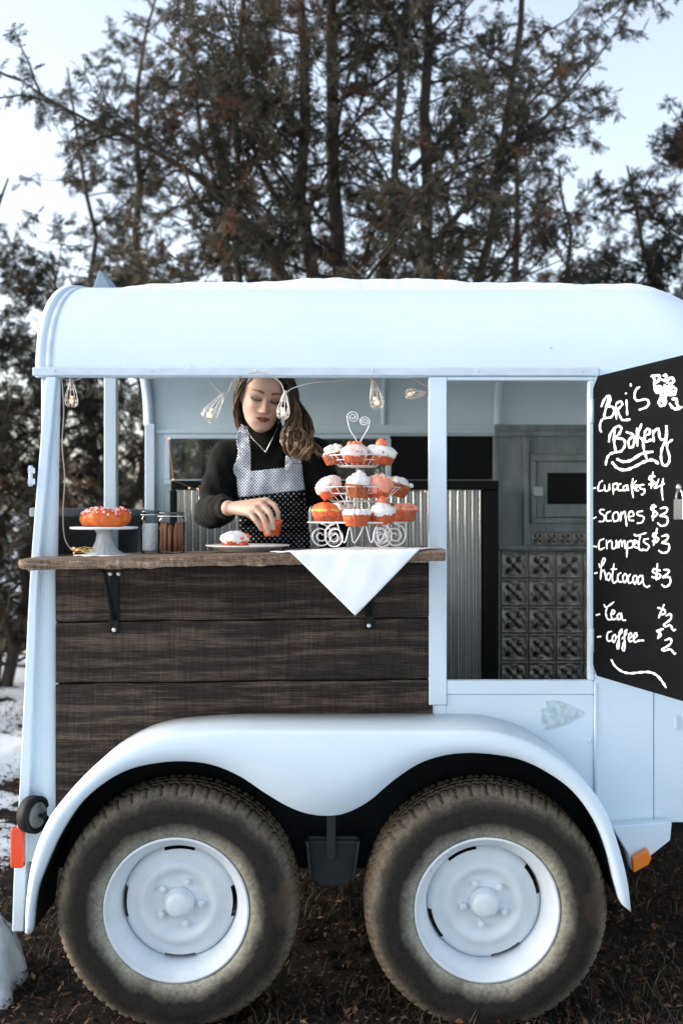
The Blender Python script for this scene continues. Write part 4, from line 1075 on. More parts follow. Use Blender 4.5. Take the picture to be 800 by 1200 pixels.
for (zz, rb, rt, nm, hh) in ((z2, .075, .125, 'middle_basket', .036), (z3, .055, .092, 'top_basket', .026)):
    m_ = MB(); m_.tube(ring((tx, ty), rb, zz-.004), .002, 6, closed=True); m_.tube(ring((tx, ty), (rb+rt)/2, zz+hh*.5), .0016, 6, closed=True); m_.tube(ring((tx, ty), rt, zz+hh), .0014, 6, closed=True)
    for k in range(24):
        a = k*2*math.pi/24; m_.tube([(tx+rb*math.cos(a), ty+rb*math.sin(a), zz-.004), (tx+(rb+rt)/2*math.cos(a), ty+(rb+rt)/2*math.sin(a), zz+hh*.4), (tx+rt*math.cos(a), ty+rt*math.sin(a), zz+hh)], .0012, 5)
    for k in range(8):
        a = k*math.pi/4; m_.tube([(tx, ty, zz-.004), (tx+rb*math.cos(a), ty+rb*math.sin(a), zz-.004)], .0015, 5)
    obj(nm, m_, M['wire'], tw)
def spiral(c, r0, turns, plane, n=44, start=0, sgn=1):
    out = []
    for i in range(n):
        s_ = i/(n-1); a = start+sgn*s_*turns*2*math.pi; r = r0*(1-.86*s_); out.append(Vector(c)+plane[0]*(r*math.cos(a))+plane[1]*(r*math.sin(a)))
    return out
for k, a in enumerate((R(-118), R(-62), R(-165), R(-12), R(60), R(120))):
    er = Vector((math.cos(a), math.sin(a), 0)); ez = Vector((0, 0, 1))
    if k in (2, 3): er = Vector((1 if k == 3 else -1, -.25, 0)).normalized()
    rad = (z1-tz)/2-.003
    base_ = Vector((tx, ty, 0))+er*(.145-rad if k in (2, 3) else .14)
    pl2 = (er, ez) if k in (2, 3) else (Vector((-er.y, er.x, 0)), ez)
    m_ = MB(); sp_ = spiral(Vector((base_.x, base_.y, tz+rad+.002)), rad, 2.2, pl2, start=R(90), sgn=-1 if k % 2 else 1)
    m_.tube(sp_, .0021, 6); obj('scroll_foot', m_, M['wire'], tw)
for k, (pxa, pxb) in enumerate(((395, 428), (428, 455))):      # leafy loops of wire between the feet
    xa_, xb_ = W(pxa, 0, ty-.13).x, W(pxb, 0, ty-.13).x; m_ = MB()
    pts = cr([(xa_, ty-.132, z1-.002), (xa_+(xb_-xa_)*.25, ty-.136, tz+.02), (xa_+(xb_-xa_)*.45, ty-.138, z1-.012), (xa_+(xb_-xa_)*.6, ty-.136, tz+.02), (xb_, ty-.132, z1-.002)], 8)
    m_.tube(pts, .0018, 6); obj('scroll_foot', m_, M['wire'], tw)
m_ = MB(); hx_, hz_ = tx+.003, W(0, 517, ty).z
for sg in (-1, 1):
    bigr = .0175 if sg < 0 else .0150
    cxh = hx_+sg*.0165; czh = W(0, 489 if sg < 0 else 494, ty).z
    stem = [Vector((hx_+sg*.002, ty, hz_-.03)), Vector((hx_+sg*.006, ty, hz_)), Vector((hx_+sg*.026, ty, hz_+.035)), Vector((cxh+sg*bigr, ty, czh))]
    sp_ = spiral((cxh, ty, czh), bigr, 2.0, (Vector((sg, 0, 0)), Vector((0, 0, 1))), start=0)
    m_.tube([Vector(q) for q in cr([tuple(q) for q in stem], 8)][:-1]+sp_, .0019, 6)
obj('heart_finial', m_, M['wire'], tw)
G_ = 'cupcakes on the wire tower'
def tc(px, y, zc, label, tilt=None, **k): cupcake((W(px, 0, y).x, y, zc), label=label, group=G_, tilt=tilt, **k)
zb1 = z1+.0018
tc(381, -.075, zb1, 'cupcake with smooth orange-red icing and lime band on the lowest tier', cup='cup_red', top='icing_orange', style='dome', extra='band', seed=1, h=.026, r=.038)
tc(400, .04, zb1+.002, 'white iced cupcake behind the orange-red one on the lowest tier', cup='cup_red', top='icing', style='petals', seed=2, h=.030, r=.034)
tc(418, -.150, zb1-.012, 'cupcake with ridged white icing around pink jam on the lowest tier', cup='cup_orange', top='icing', style='rosette', extra='jam', seed=3, h=.028, r=.041)
tc(447.5, -.120, zb1-.008, 'white swirled cupcake with an orange berry on top, lowest tier', cup='cup_orange', top='icing', style='swirl', extra='cherry', seed=4, h=.034, r=.039)
tc(473, -.02, zb1, 'cupcake covered in coral sugar petals at the end of the lowest tier', cup='cup_red', top='coral', style='petals', seed=5, h=.026, r=.037)
zb2 = z2+.004
yb = Vector((0, 1, 0))
tc(391, -.06, zb2+.004, 'tilted pink iced cupcake with pale sprinkles in the middle basket', cup='cup_orange', top='icing_pink', style='dome', extra='sprinkles', seed=6, h=.026, r=.039, hc=.038, tilt=((0, 1, 0), -.42))
tc(418.5, -.11, zb2+.002, 'tall white swirled cupcake at the front of the middle basket', cup='cup_brown', top='icing', style='swirl', extra=None, seed=7, h=.042, r=.039, hc=.036, tilt=((.3, 1, 0), .12))
tc(444, -.09, zb2+.004, 'coral cupcake with white sprinkles in the middle basket', cup='cup_red', top='coral', style='dome', extra='sprinkles', seed=8, h=.030, r=.037, hc=.036, tilt=((1, 0, 0), .12))
tc(463, .0, zb2+.008, 'ruffled white cupcake leaning out of the middle basket', cup='cup_brown', top='icing', style='petals', seed=9, h=.022, r=.036, hc=.038, tilt=((0, 1, 0), .3))
zb3 = z3+.002
tc(394, -.03, zb3, "white ruffled cupcake at the woman's side of the top basket", cup='cup_brown', top='icing', style='petals', seed=10, h=.030, r=.037, hc=.032, tilt=((0, 1, 0), -.18))
tc(415.5, -.075, zb3+.002, 'pink iced cupcake with red berries in the top basket', cup='cup_red', top='icing_pink', style='dome', extra='berries', seed=11, h=.024, r=.039, hc=.032)
tc(443.5, -.04, zb3+.001, 'wide white iced cupcake with an orange berry in the top basket', cup='cup_orange', top='icing', style='dome', extra='cherry', seed=12, h=.022, r=.048, hc=.034, tilt=((0, 1, 0), .14))
tc(430, .06, zb2+.004, 'plain white cupcake at the back of the middle basket', cup='cup_red', top='icing', style='dome', seed=13, h=.024, r=.036, hc=.034)
tc(422, .055, zb3, 'plain orange cupcake at the back of the top basket', cup='cup_red', top='icing_orange', style='dome', seed=14, h=.022, r=.035, hc=.032)
tc(452, .06, zb1, 'orange iced cupcake at the back of the lowest tier', cup='cup_red', top='icing_orange', style='dome', seed=15, h=.026, r=.037)

# ---- string lights hung inside the opening
M['lamp_wire'] = mat('lamp_wire', (0.50, 0.44, 0.38), 0.5, 0.2)
M['cage'] = mat('pale_copper_cage', (0.80, 0.74, 0.68), 0.3, 0.6)
M['bulb'] = mat('warm_bulb', (0.9, 0.85, 0.75), 0.15, emit=(1.0, 0.62, 0.28), estr=0.2)
sg_ = thing('string_lights', (W(300, 0, .05).x, .05, W(0, 443, .05).z), 'string of small caged lights looped inside the serving opening', 'string lights')
def cage(px0, py0, px1, py1, y=.05, pale=False):
    a, b = W(px0, py0, y), W(px1, py1, y); ax_ = (b-a); L_ = ax_.length; ax_.normalize()
    prof = [(0.003, 0), (.004, .06), (.006, .14), (.009, .32), (.013, .55), (.0155, .75), (.014, .90), (.008, 1.0)]
    prof = [(r*L_/.062, t*L_) for r, t in prof]
    q = Vector((0, 0, 1)).rotation_difference(ax_)
    m_ = MB(); m_.lathe([(.0, -.006), (.005, -.006), (.0055, .004), (.004, .010)], a, ax_, 10); cap_ = obj('lamp_socket', m_, M['lamp_wire'], sg_)
    m_ = MB()
    for k in range(9):
        an = 2*math.pi*k/9; m_.tube([a+q @ Vector((r*math.cos(an+.6*t/L_), r*math.sin(an+.6*t/L_), t)) for r, t in prof], .0009, 5)
    for r, t in (prof[3], prof[5], prof[6]): m_.tube([a+q @ Vector((r*math.cos(an), r*math.sin(an), t)) for an in np.linspace(0, 2*math.pi, 17)[:-1]], .0008, 5, closed=True)
    obj('wire_cage', m_, M['cage'], cap_)
    m_ = MB(); m_.sphere(a+ax_*L_*.78, L_*.10, 10, 7); m_.sphere(a+ax_*L_*.62+q @ Vector((.004, 0, 0)), L_*.06, 8, 6); obj('bulb', m_, M['bulb'], cap_)
cage(262, 462, 241, 493, .02); cage(334, 460, 331, 491, -.03); cage(437, 446, 443, 479, .06); cage(500, 461, 475, 462, .05); cage(84, 446, 84, 477, .05)
def strand(pts, y, r=.0016):
    P_ = [tuple(W(p[0], p[1], (p[2] if len(p) > 2 else y))) for p in pts]
    m_ = MB(); m_.tube([Vector(q) for q in cr(P_, 8)], r, 6); return obj('wire_run', m_, M['lamp_wire'], sg_)
strand([(60, 437, .03), (84, 446, .05), (120, 437, .04), (180, 444, .04), (230, 437, .03), (262, 462, .02), (275, 445, .0), (300, 436, -.02), (318, 441, -.03), (329, 449, -.03), (334, 460, -.03), (343, 455, -.02), (365, 449, 0), (400, 446, .04), (430, 442, .06), (437, 446, .06), (460, 436, .05), (505, 455, .05)], .05)
strand([(72, 437, .03), (75, 480, .03), (73, 520, .035), (76, 560, .03), (74, 600, .03), (76, 630, .03), (84, 645, .03)], .03, .002)
m_ = MB(); r2 = random.Random(5); q0 = W(96, 0, .02); zz = ztop(q0.x)
pts = [(q0.x+.030*math.cos(i*.55)*(1+.25*math.sin(i*1.7)), .02+.022*math.sin(i*.55), zz+.004+.012*abs(math.sin(i*.9))+.00025*i) for i in range(44)]
m_.tube([Vector(q) for q in cr(pts, 4)], .0014, 5); cl_ = obj('wire_coil', m_, mat('gold_wire', (0.75, 0.48, 0.16), 0.3, 0.8), sg_)
for k in range(9):
    m_ = MB(); p = pts[k*4+3]; m_.sphere((p[0], p[1]-.002, p[2]+.002), .0026, 8, 5); obj('bulb', m_, M['bulb'], cl_)
sg2 = thing('fairy_lights', W(215, 570, 1.30), 'thin wire of warm fairy lights along the shelf behind the woman', 'string lights')
fp = [(196, 512), (201, 540), (204, 562), (212, 566), (222, 571), (232, 572), (242, 568), (300, 570), (380, 566), (440, 570), (498, 577)]
m_ = MB(); m_.tube([Vector(q) for q in cr([tuple(W(x, y, 1.29)) for x, y in fp], 6)], .0014, 5); wr_ = obj('wire_run', m_, mat('copper_wire', (0.5, 0.25, 0.1), .35, .8), sg2)
for x, y in ((199, 514), (203, 562), (222, 572), (232, 573), (498, 576), (440, 570)):
    m_ = MB(); p = W(x, y, 1.285); m_.sphere(p, .0045, 8, 5); obj('bulb', m_, M['bulb'], wr_)
# ================================================================== the woman behind the counter
PB = W(316, 0, .62); PB.z = .486
person = thing('person', PB, 'woman in black turtleneck and dotted apron leaning over the counter reaching for a cupcake', 'person')
V3 = Vector
def bone(m_, a, b, ra, rb, n=14):
    """closed tapered capsule"""
    a, b = Vector(a), Vector(b); d = (b-a); L_ = d.length; d = d/L_ if L_ > 1e-6 else Vector((0, 0, 1))
    pts, rad = [], []
    for k in range(5): t = math.pi/2*(1-k/4); pts.append(a-d*ra*math.sin(t)); rad.append(max(ra*math.cos(t), 1e-4))
    for k in range(1, 6): s_ = k/6; pts.append(a+d*L_*s_); rad.append(ra+(rb-ra)*s_)
    for k in range(5): t = math.pi/2*k/4; pts.append(b+d*rb*math.sin(t)); rad.append(max(rb*math.cos(t), 1e-4))
    m_.tube(pts, rad, n)
def fuse(name, m_, voxel, mats, parent, smooth_it=3, fac=.5):
    """overlapping closed shells -> one continuous skin"""
    me = bpy.data.meshes.new(name+'_raw'); me.from_pydata(m_.v, [], m_.f)
    bm = bmesh.new(); bm.from_mesh(me); bmesh.ops.recalc_face_normals(bm, faces=bm.faces); bm.to_mesh(me); bm.free()
    o = bpy.data.objects.new(name, me); COL.objects.link(o)
    md = o.modifiers.new('r', 'REMESH'); md.mode = 'VOXEL'; md.voxel_size = voxel; md.use_smooth_shade = True
    if smooth_it:
        s_ = o.modifiers.new('s', 'SMOOTH'); s_.factor = fac; s_.iterations = smooth_it
    dg = bpy.context.evaluated_depsgraph_get()
    me2 = bpy.data.meshes.new_from_object(o.evaluated_get(dg)); o.modifiers.clear()
    old = o.data; o.data = me2; bpy.data.meshes.remove(old); me2.name = name
    me2.materials.clear()
    for q in mats: me2.materials.append(q)
    return o
def verts_np(me): 
    v = np.empty(len(me.vertices)*3, np.float32); me.vertices.foreach_get('co', v); return v.reshape(-1, 3).astype(float)
def settle(o):
    """shift the mesh so that its origin is the person's base, then parent it"""
    v = verts_np(o.data)-np.array(PB); o.data.vertices.foreach_set('co', v.astype(np.float32).ravel()); o.data.update()
    o.data.polygons.foreach_set('use_smooth', [True]*len(o.data.polygons)); o.parent = person; BASE[o] = PB
# ---- head frame: turned towards the plate, chin down, tilted a little
HR = Matrix.Rotation(R(13), 3, 'Z') @ Matrix.Rotation(R(17), 3, 'X') @ Matrix.Rotation(R(8), 3, 'Y')
HO = W(312.5, 468.5, .385)-HR @ Vector((0, -.088, 0))
def HL(x, y, z): return HO+HR @ Vector((x, y, z))
hz = np.array([-.116, -.110, -.100, -.085, -.062, -.036, 0.0, .03, .06, .085, .100, .108, .112])
hw = np.array([.010, .022, .036, .049, .058, .0655, .072, .075, .0735, .061, .042, .022, .004])
hf = np.array([.070, .081, .087, .0885, .0885, .088, .0865, .094, .090, .071, .046, .023, .004])
hb = np.array([-.050, -.035, -.012, .018, .052, .078, .094, .099, .098, .082, .056, .030, .004])
def G(x, c, s_): return np.exp(-((x-c)/s_)**2)
def head_shell(n=110, k=120):
    zs = -.116+(.228)*(0.5-0.5*np.cos(np.linspace(.02, np.pi-.02, n))); rows = []
    w_, f_, b_ = np.interp(zs, hz, hw), np.interp(zs, hz, hf), np.interp(zs, hz, hb)
    for q in range(3):
        for arr_ in (w_, f_, b_): arr_[1:-1] = (arr_[:-2]+2*arr_[1:-1]+arr_[2:])/4
    an = np.linspace(0, 2*np.pi, k, endpoint=False)
    V = np.zeros((n, k, 3))
    for i, z in enumerate(zs):
        cy_ = (b_[i]-f_[i])/2; hy = (b_[i]+f_[i])/2
        c, s_ = np.cos(an), np.sin(an); e = 2/2.25
        V[i, :, 0] = w_[i]*np.sign(c)*np.abs(c)**e; V[i, :, 1] = cy_+hy*np.sign(s_)*np.abs(s_)**e; V[i, :, 2] = z
    x, y, z = V[..., 0], V[..., 1], V[..., 2]; front = np.clip((-y-.02)/.03, 0, 1); ax_ = np.abs(x)
    t = np.clip((.012-z)/.050, 0, 1); ns = np.where(z > -.040, np.clip(t, 0, 1)**1.15, np.clip((z+.049)/.009, 0, 1))
    d = .023*ns*np.exp(-(x/(.0062+.0065*t**2))**2)                       # nose
    d += .0045*G(ax_, .0115, .0055)*G(z, -.038, .006)                     # nostril wings
    d -= .010*G(ax_, .030, .015)*G(z, -.002, .011)                        # sockets
    d += .0075*G(ax_, .031, .0115)*G(z, -.003, .0085)                     # lids over the eyeballs
    d += .0035*G(ax_, .030, .018)*G(z, .020, .007)                        # brow ridge
    d += .005*G(ax_, .043, .016)*G(z, -.028, .016)                        # cheekbones
    d -= .004*G(ax_, .045, .014)*G(z, -.070, .016)
    d += .0065*G(x, 0, .019)*G(z, -.0610, .0038)+.0075*G(x, 0, .017)*G(z, -.0705, .0048)   # lips
    d -= .0035*G(x, 0, .024)*G(z, -.0655, .0018); d -= .004*G(x, 0, .016)*G(z, -.081, .005)
    d += .006*G(x, 0, .014)*G(z, -.099, .010)                             # chin
    V[..., 1] -= d*front
    return V
m_ = MB(); HV = head_shell(); n_, k_ = HV.shape[:2]
vv = [tuple(HL(*q)) for q in HV.reshape(-1, 3)]
ff = [(i*k_+j, i*k_+(j+1) % k_, (i+1)*k_+(j+1) % k_, (i+1)*k_+j) for i in range(n_-1) for j in range(k_)]+[tuple(range(k_-1, -1, -1)), tuple((n_-1)*k_+j for j in range(k_))]
m_.add(vv, ff, True)
for sg in (-1, 1): m_.sphere(HL(sg*.073, .012, -.012), (.009, .016, .026), 12, 8)
neck0, neck1 = W(318, 528, .53), HL(0, .035, -.055)
bone(m_, neck0, neck1, .056, .050)
SH_R, SH_L = W(266, 536, .53), W(368, 532, .52)            # shoulders at the image's left and right
EL_R, WR_R = W(247, 601, .47), W(268, 595.5, .205)
EL_L, WR_L = W(392, 612, .55), W(384, 690, .42)
CH = W(318, 566, .565); WA = W(322, 655, .62); PE = Vector((WA.x+.005, .69, 1.07))
bone(m_, SH_R, SH_L, .042, .042); m_.sphere(CH, (.135, .09, .16), 20, 12); m_.sphere(WA, (.115, .08, .15), 20, 12); m_.sphere(PE, (.15, .105, .13), 20, 12)
bone(m_, SH_R, EL_R, .042, .035); bone(m_, EL_R, WR_R, .036, .025)
bone(m_, SH_L, EL_L, .042, .035); bone(m_, EL_L, WR_L, .036, .025)
for sx_, ky in ((-1, -.01), (1, .02)):
    hip = PE+Vector((sx_*.08, 0, -.04)); kn = Vector((PE.x+sx_*.10, .60+ky, .74)); an_ = Vector((PE.x+sx_*.11, .80+ky, .555)); toe = an_+Vector((sx_*.02, -.17, -.035))
    bone(m_, hip, kn, .078, .052); bone(m_, kn, an_, .052, .034); bone(m_, an_+Vector((0, .02, -.03)), toe, .034, .026)
# right hand closing on the cupcake
def finger(pts, r0, r1):
    P_ = [W(*p) for p in pts]
    for i in range(len(P_)-1):
        a, b = r0+(r1-r0)*i/(len(P_)-1), r0+(r1-r0)*(i+1)/(len(P_)-1); bone(m_, P_[i], P_[i+1], a, b, 12)
MC = [(313, 587, .140), (307, 591, .125), (300, 596, .120), (293.5, 601.5, .128)]
for (q, rr_) in zip(MC, (.0125, .0125, .012, .011)):
    bone(m_, WR_R+(W(*q)-WR_R)*.12, W(*q), .0185, rr_, 14)
bone(m_, WR_R+(W(*MC[0])-WR_R)*.45, W(*MC[3]), .013, .011)
finger([MC[0], (321.5, 592, .122), (325.5, 600, .112), (325.5, 607, .110)], .0100, .0075)
finger([MC[1], (316, 600, .100), (319.5, 611, .095), (320.5, 619, .099)], .0102, .0076)
finger([MC[2], (308.5, 606.5, .094), (312.5, 617, .092), (314.5, 624.5, .097)], .0098, .0074)
finger([MC[3], (299, 609.5, .104), (303, 615, .100), (306, 620.5, .103)], .0088, .0066)
finger([(281, 596, .196), (297, 606, .200), (308, 612, .192), (315, 616, .184)], .0135, .0088)
# left hand held low behind the counter
dl = Vector((-.5, -.5, -.7)).normalized(); wl = WR_L
zc_ = wl.z-.05
for k in range(4):
    base_ = Vector((wl.x, wl.y, zc_+.018))+dl*.075+Vector((.6, -.8, 0))*(k-1.5)*.018
    bone(m_, wl, base_, .02, .011); mid = base_+dl*.04+Vector((0, 0, .004)); tip = mid+dl*.032-Vector((0, 0, .014))
    bone(m_, base_, mid, .0095, .0085); bone(m_, mid, tip, .0085, .007)
bone(m_, wl+dl*.02, wl+dl*.05+Vector((-.4, .9, 0))*.045-Vector((0, 0, .01)), .014, .009); 
def skin_mat():
    m = tint_mat_p('skin', .48, .35); b = m.node_tree.nodes['Principled BSDF']
    b.inputs['Subsurface Weight'].default_value = .12; b.inputs['Subsurface Scale'].default_value = .006; b.inputs['Subsurface Radius'].default_value = (1, .35, .2); return m
def tint_mat_p(name, rough, spec):
    m = bpy.data.materials.new(name); m.use_nodes = True; nt = m.node_tree; b = nt.nodes['Principled BSDF']
    b.inputs['Roughness'].default_value = rough; b.inputs['Specular IOR Level'].default_value = spec
    a = nt.nodes.new('ShaderNodeAttribute'); a.attribute_name = 'tint'; nt.links.new(a.outputs['Color'], b.inputs['Base Color']); return m
body = fuse('body', m_, .0037, [skin_mat()], person, 2, .4)
# complexion, brows, lashes and lipstick from the head's own coordinates
v = verts_np(body.data); L_ = (v-np.array(HO)) @ np.array(HR)             # rows times R = inverse rotation
x, y, z = L_[:, 0], L_[:, 1], L_[:, 2]; ax_ = np.abs(x)
col = np.tile(np.array([.54, .355, .275]), (len(v), 1))
face = (y < -.03) & (z > -.13) & (z < .12) & (ax_ < .09)
def blend(mask, c):
    global col
    mask = np.clip(mask, 0, 1)[:, None]*face[:, None]; col = col*(1-mask)+np.array(c)*mask
blend(.35*G(ax_, .045, .018)*G(z, -.036, .018), (.60, .22, .16))           # cheeks
blend(.25*G(x, 0, .012)*G(z, -.034, .012), (.60, .27, .20))
u = (ax_-.031)/.0165
blend(.75*np.exp(-u**4)*G(z, -.001, .008), (.19, .10, .08))                 # eye shadow
lz = -.0085+.0045*u**2; blend(np.where(np.abs(u) < 1.12, np.exp(-((z-lz)/.0040)**4), 0), (.018, .012, .010))   # lashes
blend(np.where(np.abs(u) < 1.0, .5*np.exp(-((z-.0055+.004*u**2)/.0016)**2), 0), (.20, .10, .07))
bz = .0205+.0042*np.sin(np.clip((ax_-.012)/.040, 0, 1)*np.pi*.85); bt = .0046*np.clip(1.15-(ax_-.012)/.048, .25, 1)
blend(np.where((ax_ > .0125) & (ax_ < .053), .92*np.exp(-((z-bz)/bt)**4), 0), (.035, .020, .014))            # brows
bow = -.0575-.0014*G(x, 0, .004)+.0010*G(ax_, .006, .004)-.0070*(ax_/.026)**2*.9
bot = -.0755+.0110*(ax_/.026)**2
lip = np.clip((bow-z)/.0016+.5, 0, 1)*np.clip((z-bot)/.0016+.5, 0, 1)*(ax_ < .026)
blend(lip*.95, (.20, .022, .024)); blend(lip*G(z, -.0655-.001*(ax_/.024)**2, .0011)*.8, (.08, .008, .010))
blend(.85*G(ax_, .0072, .0032)*G(z, -.0455, .0022), (.12, .05, .04))       # nostrils
lz2 = -.0145+.0060*u**2; blend(np.where(np.abs(u) < .95, .55*np.exp(-((z-lz2)/.0016)**2), 0), (.12, .06, .05))
# fingertips and knuckles a little pinker, nails
at_ = body.data.color_attributes.new('tint', 'FLOAT_COLOR', 'POINT'); at_.data.foreach_set('color', np.concatenate([col, np.ones((len(v), 1))], 1).astype(np.float32).ravel())
settle(body)
# ---- black turtleneck sweater
M['sweater'] = mat('black_knit', (0.0035, 0.0035, 0.004), 0.85, bump=.35, bscale=260, bstretch=(1, 1, .35), spec=.2, sheen=.04)
m_ = MB()
bone(m_, SH_R, SH_L, .060, .060); m_.sphere(CH, (.152, .112, .175), 24, 14); m_.sphere(CH+Vector((-.055, -.055, -.03)), .066, 16, 10); m_.sphere(CH+Vector((.06, -.05, -.03)), .066, 16, 10)
m_.sphere(WA, (.132, .098, .17), 24, 14); m_.sphere(PE+Vector((0, 0, .03)), (.160, .118, .12), 24, 14)
bone(m_, CH, WA, .10, .10)
bone(m_, neck0, neck1+(neck0-neck1)*.30, .066, .0605, 20); bone(m_, neck0+Vector((0, .02, -.05)), neck0, .085, .064, 18)
bone(m_, SH_R, EL_R, .060, .056); bone(m_, EL_R, W(258, 598, .335), .057, .050); bone(m_, W(258, 598, .335), W(265, 596, .235), .050, .036)
bone(m_, SH_L, EL_L, .060, .053); bone(m_, EL_L, WR_L+(EL_L-WR_L)*.12, .055, .036)
sw = fuse('sweater', m_, .0065, [M['sweater']], person, 5, .5)
v = verts_np(sw.data); nn = np.empty(len(v)*3, np.float32); sw.data.vertices.foreach_get('normal', nn); nn = nn.reshape(-1, 3)
def seg_t(P_, a, b):
    a, b = np.array(a), np.array(b); d = b-a; t = ((P_-a) @ d)/(d @ d); dist = np.linalg.norm(P_-(a+np.clip(t, 0, 1)[:, None]*d), axis=1); return t, dist
fold = np.zeros(len(v))
for a, b in ((SH_R, EL_R), (EL_R, WR_R), (SH_L, EL_L)):
    t, dist = seg_t(v, a, b); w_ = np.exp(-(dist/.085)**4); fold += w_*.0042*np.sin(t*30+9*v[:, 0]+14*v[:, 2]+2*np.sin(v[:, 1]*30))*np.clip(1.3-1.6*np.abs(t-.9), .25, 1)
fold += .003*np.sin(v[:, 2]*48+8*np.sin(v[:, 0]*16))*np.exp(-((v[:, 2]-1.48)/.10)**2)
v = v+nn*fold[:, None]; sw.data.vertices.foreach_set('co', v.astype(np.float32).ravel()); sw.data.update()
bv = BVHTree.FromPolygons([Vector(q) for q in v], [tuple(p.vertices) for p in sw.data.polygons])
settle(sw)
m_ = MB()
for sx_, ky in ((-1, -.01), (1, .02)):
    hip = PE+Vector((sx_*.08, 0, -.04)); kn = Vector((PE.x+sx_*.10, .60+ky, .74)); an_ = Vector((PE.x+sx_*.11, .80+ky, .555)); bone(m_, hip, kn, .092, .066); bone(m_, kn, an_+Vector((0, 0, .02)), .066, .055)
m_.sphere(PE+Vector((0, 0, -.02)), (.166, .122, .12), 20, 12)
tr_ = fuse('trousers', m_, .012, [mat('dark_denim', (.015, .018, .03), .8)], person, 4); settle(tr_)
for sx_, ky in ((-1, -.01), (1, .02)):
    an_ = Vector((PE.x+sx_*.11, .80+ky, .555)); m_ = MB(); bone(m_, an_+Vector((0, .02, -.028)), an_+Vector((sx_*.02, -.18, -.034)), .040, .034)
    m_.v = [(a, b, max(c, .4865)) for a, b, c in m_.v]; obj('shoe', m_, M['rubber'], person)
# ---- apron, laid on the sweater
def dots(name, base, dot, scale, r0, rough=.85):
    m = bpy.data.materials.new(name); m.use_nodes = True; nt = m.node_tree; b = nt.nodes['Principled BSDF']; b.inputs['Roughness'].default_value = rough; b.inputs['Specular IOR Level'].default_value = .2
    uv = nt.nodes.new('ShaderNodeUVMap'); mp = nd(nt, 'ShaderNodeMapping'); mp.inputs['Rotation'].default_value = (0, 0, R(45))
    vo = nd(nt, 'ShaderNodeTexVoronoi', voronoi_dimensions='2D', Scale=scale, Randomness=.12)
    mr = nd(nt, 'ShaderNodeMapRange'); mr.inputs[1].default_value = r0; mr.inputs[2].default_value = r0+.10; mr.inputs[3].default_value = 1; mr.inputs[4].default_value = 0
    mx = nd(nt, 'ShaderNodeMix', data_type='RGBA'); mx.inputs[6].default_value = (*base, 1); mx.inputs[7].default_value = (*dot, 1)
    nt.links.new(uv.outputs[0], mp.inputs[0]); nt.links.new(mp.outputs[0], vo.inputs['Vector']); nt.links.new(vo.outputs['Distance'], mr.inputs[0]); nt.links.new(mr.outputs[0], mx.inputs[0]); nt.links.new(mx.outputs[2], b.inputs['Base Color'])
    return m
M['apron_w'] = dots('white_dotted_cotton', (.74, .79, .86), (.05, .07, .14), 135, .28); M['apron_b'] = dots('black_dotted_cotton', (.004, .0045, .006), (.62, .66, .72), 80, .17)
def cam_hit(px, py, lift):
    o_ = Vector((0, -D, EYE)); d = Vector(((px-400)/F, 1, (600-py)/F)).normalized(); hit, nrm, idx, dist = bv.ray_cast(o_, d)
    return (hit, nrm) if hit is not None else (None, None)
def patch(name, left, right, mt, lift=.007, nu=18, nv=40, parent=person, ruffle=0.0):
    """cloth between two edge lines (pixel paths, top to bottom) wrapped over the sweater"""
    A, B_ = cr(left, 8), cr(right, 8); A = [A[int(i*(len(A)-1)/nv)] for i in range(nv+1)]; B_ = [B_[int(i*(len(B_)-1)/nv)] for i in range(nv+1)]
    rows, uvs = [], []; last = .45
    for i in range(nv+1):
        row = []
        for j in range(nu+1):
            t = j/nu; p = A[i]*(1-t)+B_[i]*t; h, n2 = cam_hit(p[0], p[1], lift)
            dep = h.y if h is not None else last; last = dep
            row.append([p[0], p[1], dep]); uvs.append((p[0]/350, p[1]/350))
        rows.append(row)
    Y = np.array(rows)[..., 2]
    for q in range(4):                        # cloth bridges the small folds beneath
        Y[1:-1] = (Y[:-2]+2*Y[1:-1]+Y[2:])/4; Y[:, 1:-1] = (Y[:, :-2]+2*Y[:, 1:-1]+Y[:, 2:])/4
    out = []
    for i in range(nv+1):
        row = []
        for j in range(nu+1):
            px, py, _ = rows[i][j]; e = abs(2*j/nu-1)
            yy = Y[i, j]-lift-.0025*math.sin(px*.35+i*.1)-ruffle*math.sin(i*1.1+j*.4)*e
            row.append(W(px, py, yy))
        out.append(row)
    m_ = MB(); m_.grid(out); o = obj(name, m_, M[mt], parent, weld=False, solid=.0015)
    uvl = o.data.uv_layers.new(name='UVMap')
    for lp in o.data.loops: uvl.data[lp.index].uv = uvs[lp.vertex_index]
    return o
ap = patch('apron', [(281, 578), (280, 610), (278, 640), (276, 700)], [(356, 569), (360, 600), (364, 640), (368, 700)], 'apron_b', .008)
patch('apron_bib', [(277, 554), (278, 568), (279.5, 583)], [(354, 546), (355, 560), (357, 574)], 'apron_w', .0105, 26, 16, ap)
patch('apron_strap', [(282.5, 497), (277, 515), (279, 532), (273.5, 549), (277, 559)], [(290, 500), (293, 520), (294, 540), (294, 560), (294, 562)], 'apron_w', .012, 12, 40, ap, .004)
patch('apron_strap', [(338, 520), (335, 535), (334, 553)], [(348, 522), (352, 535), (354, 549)], 'apron_w', .012, 10, 20, ap, .003)
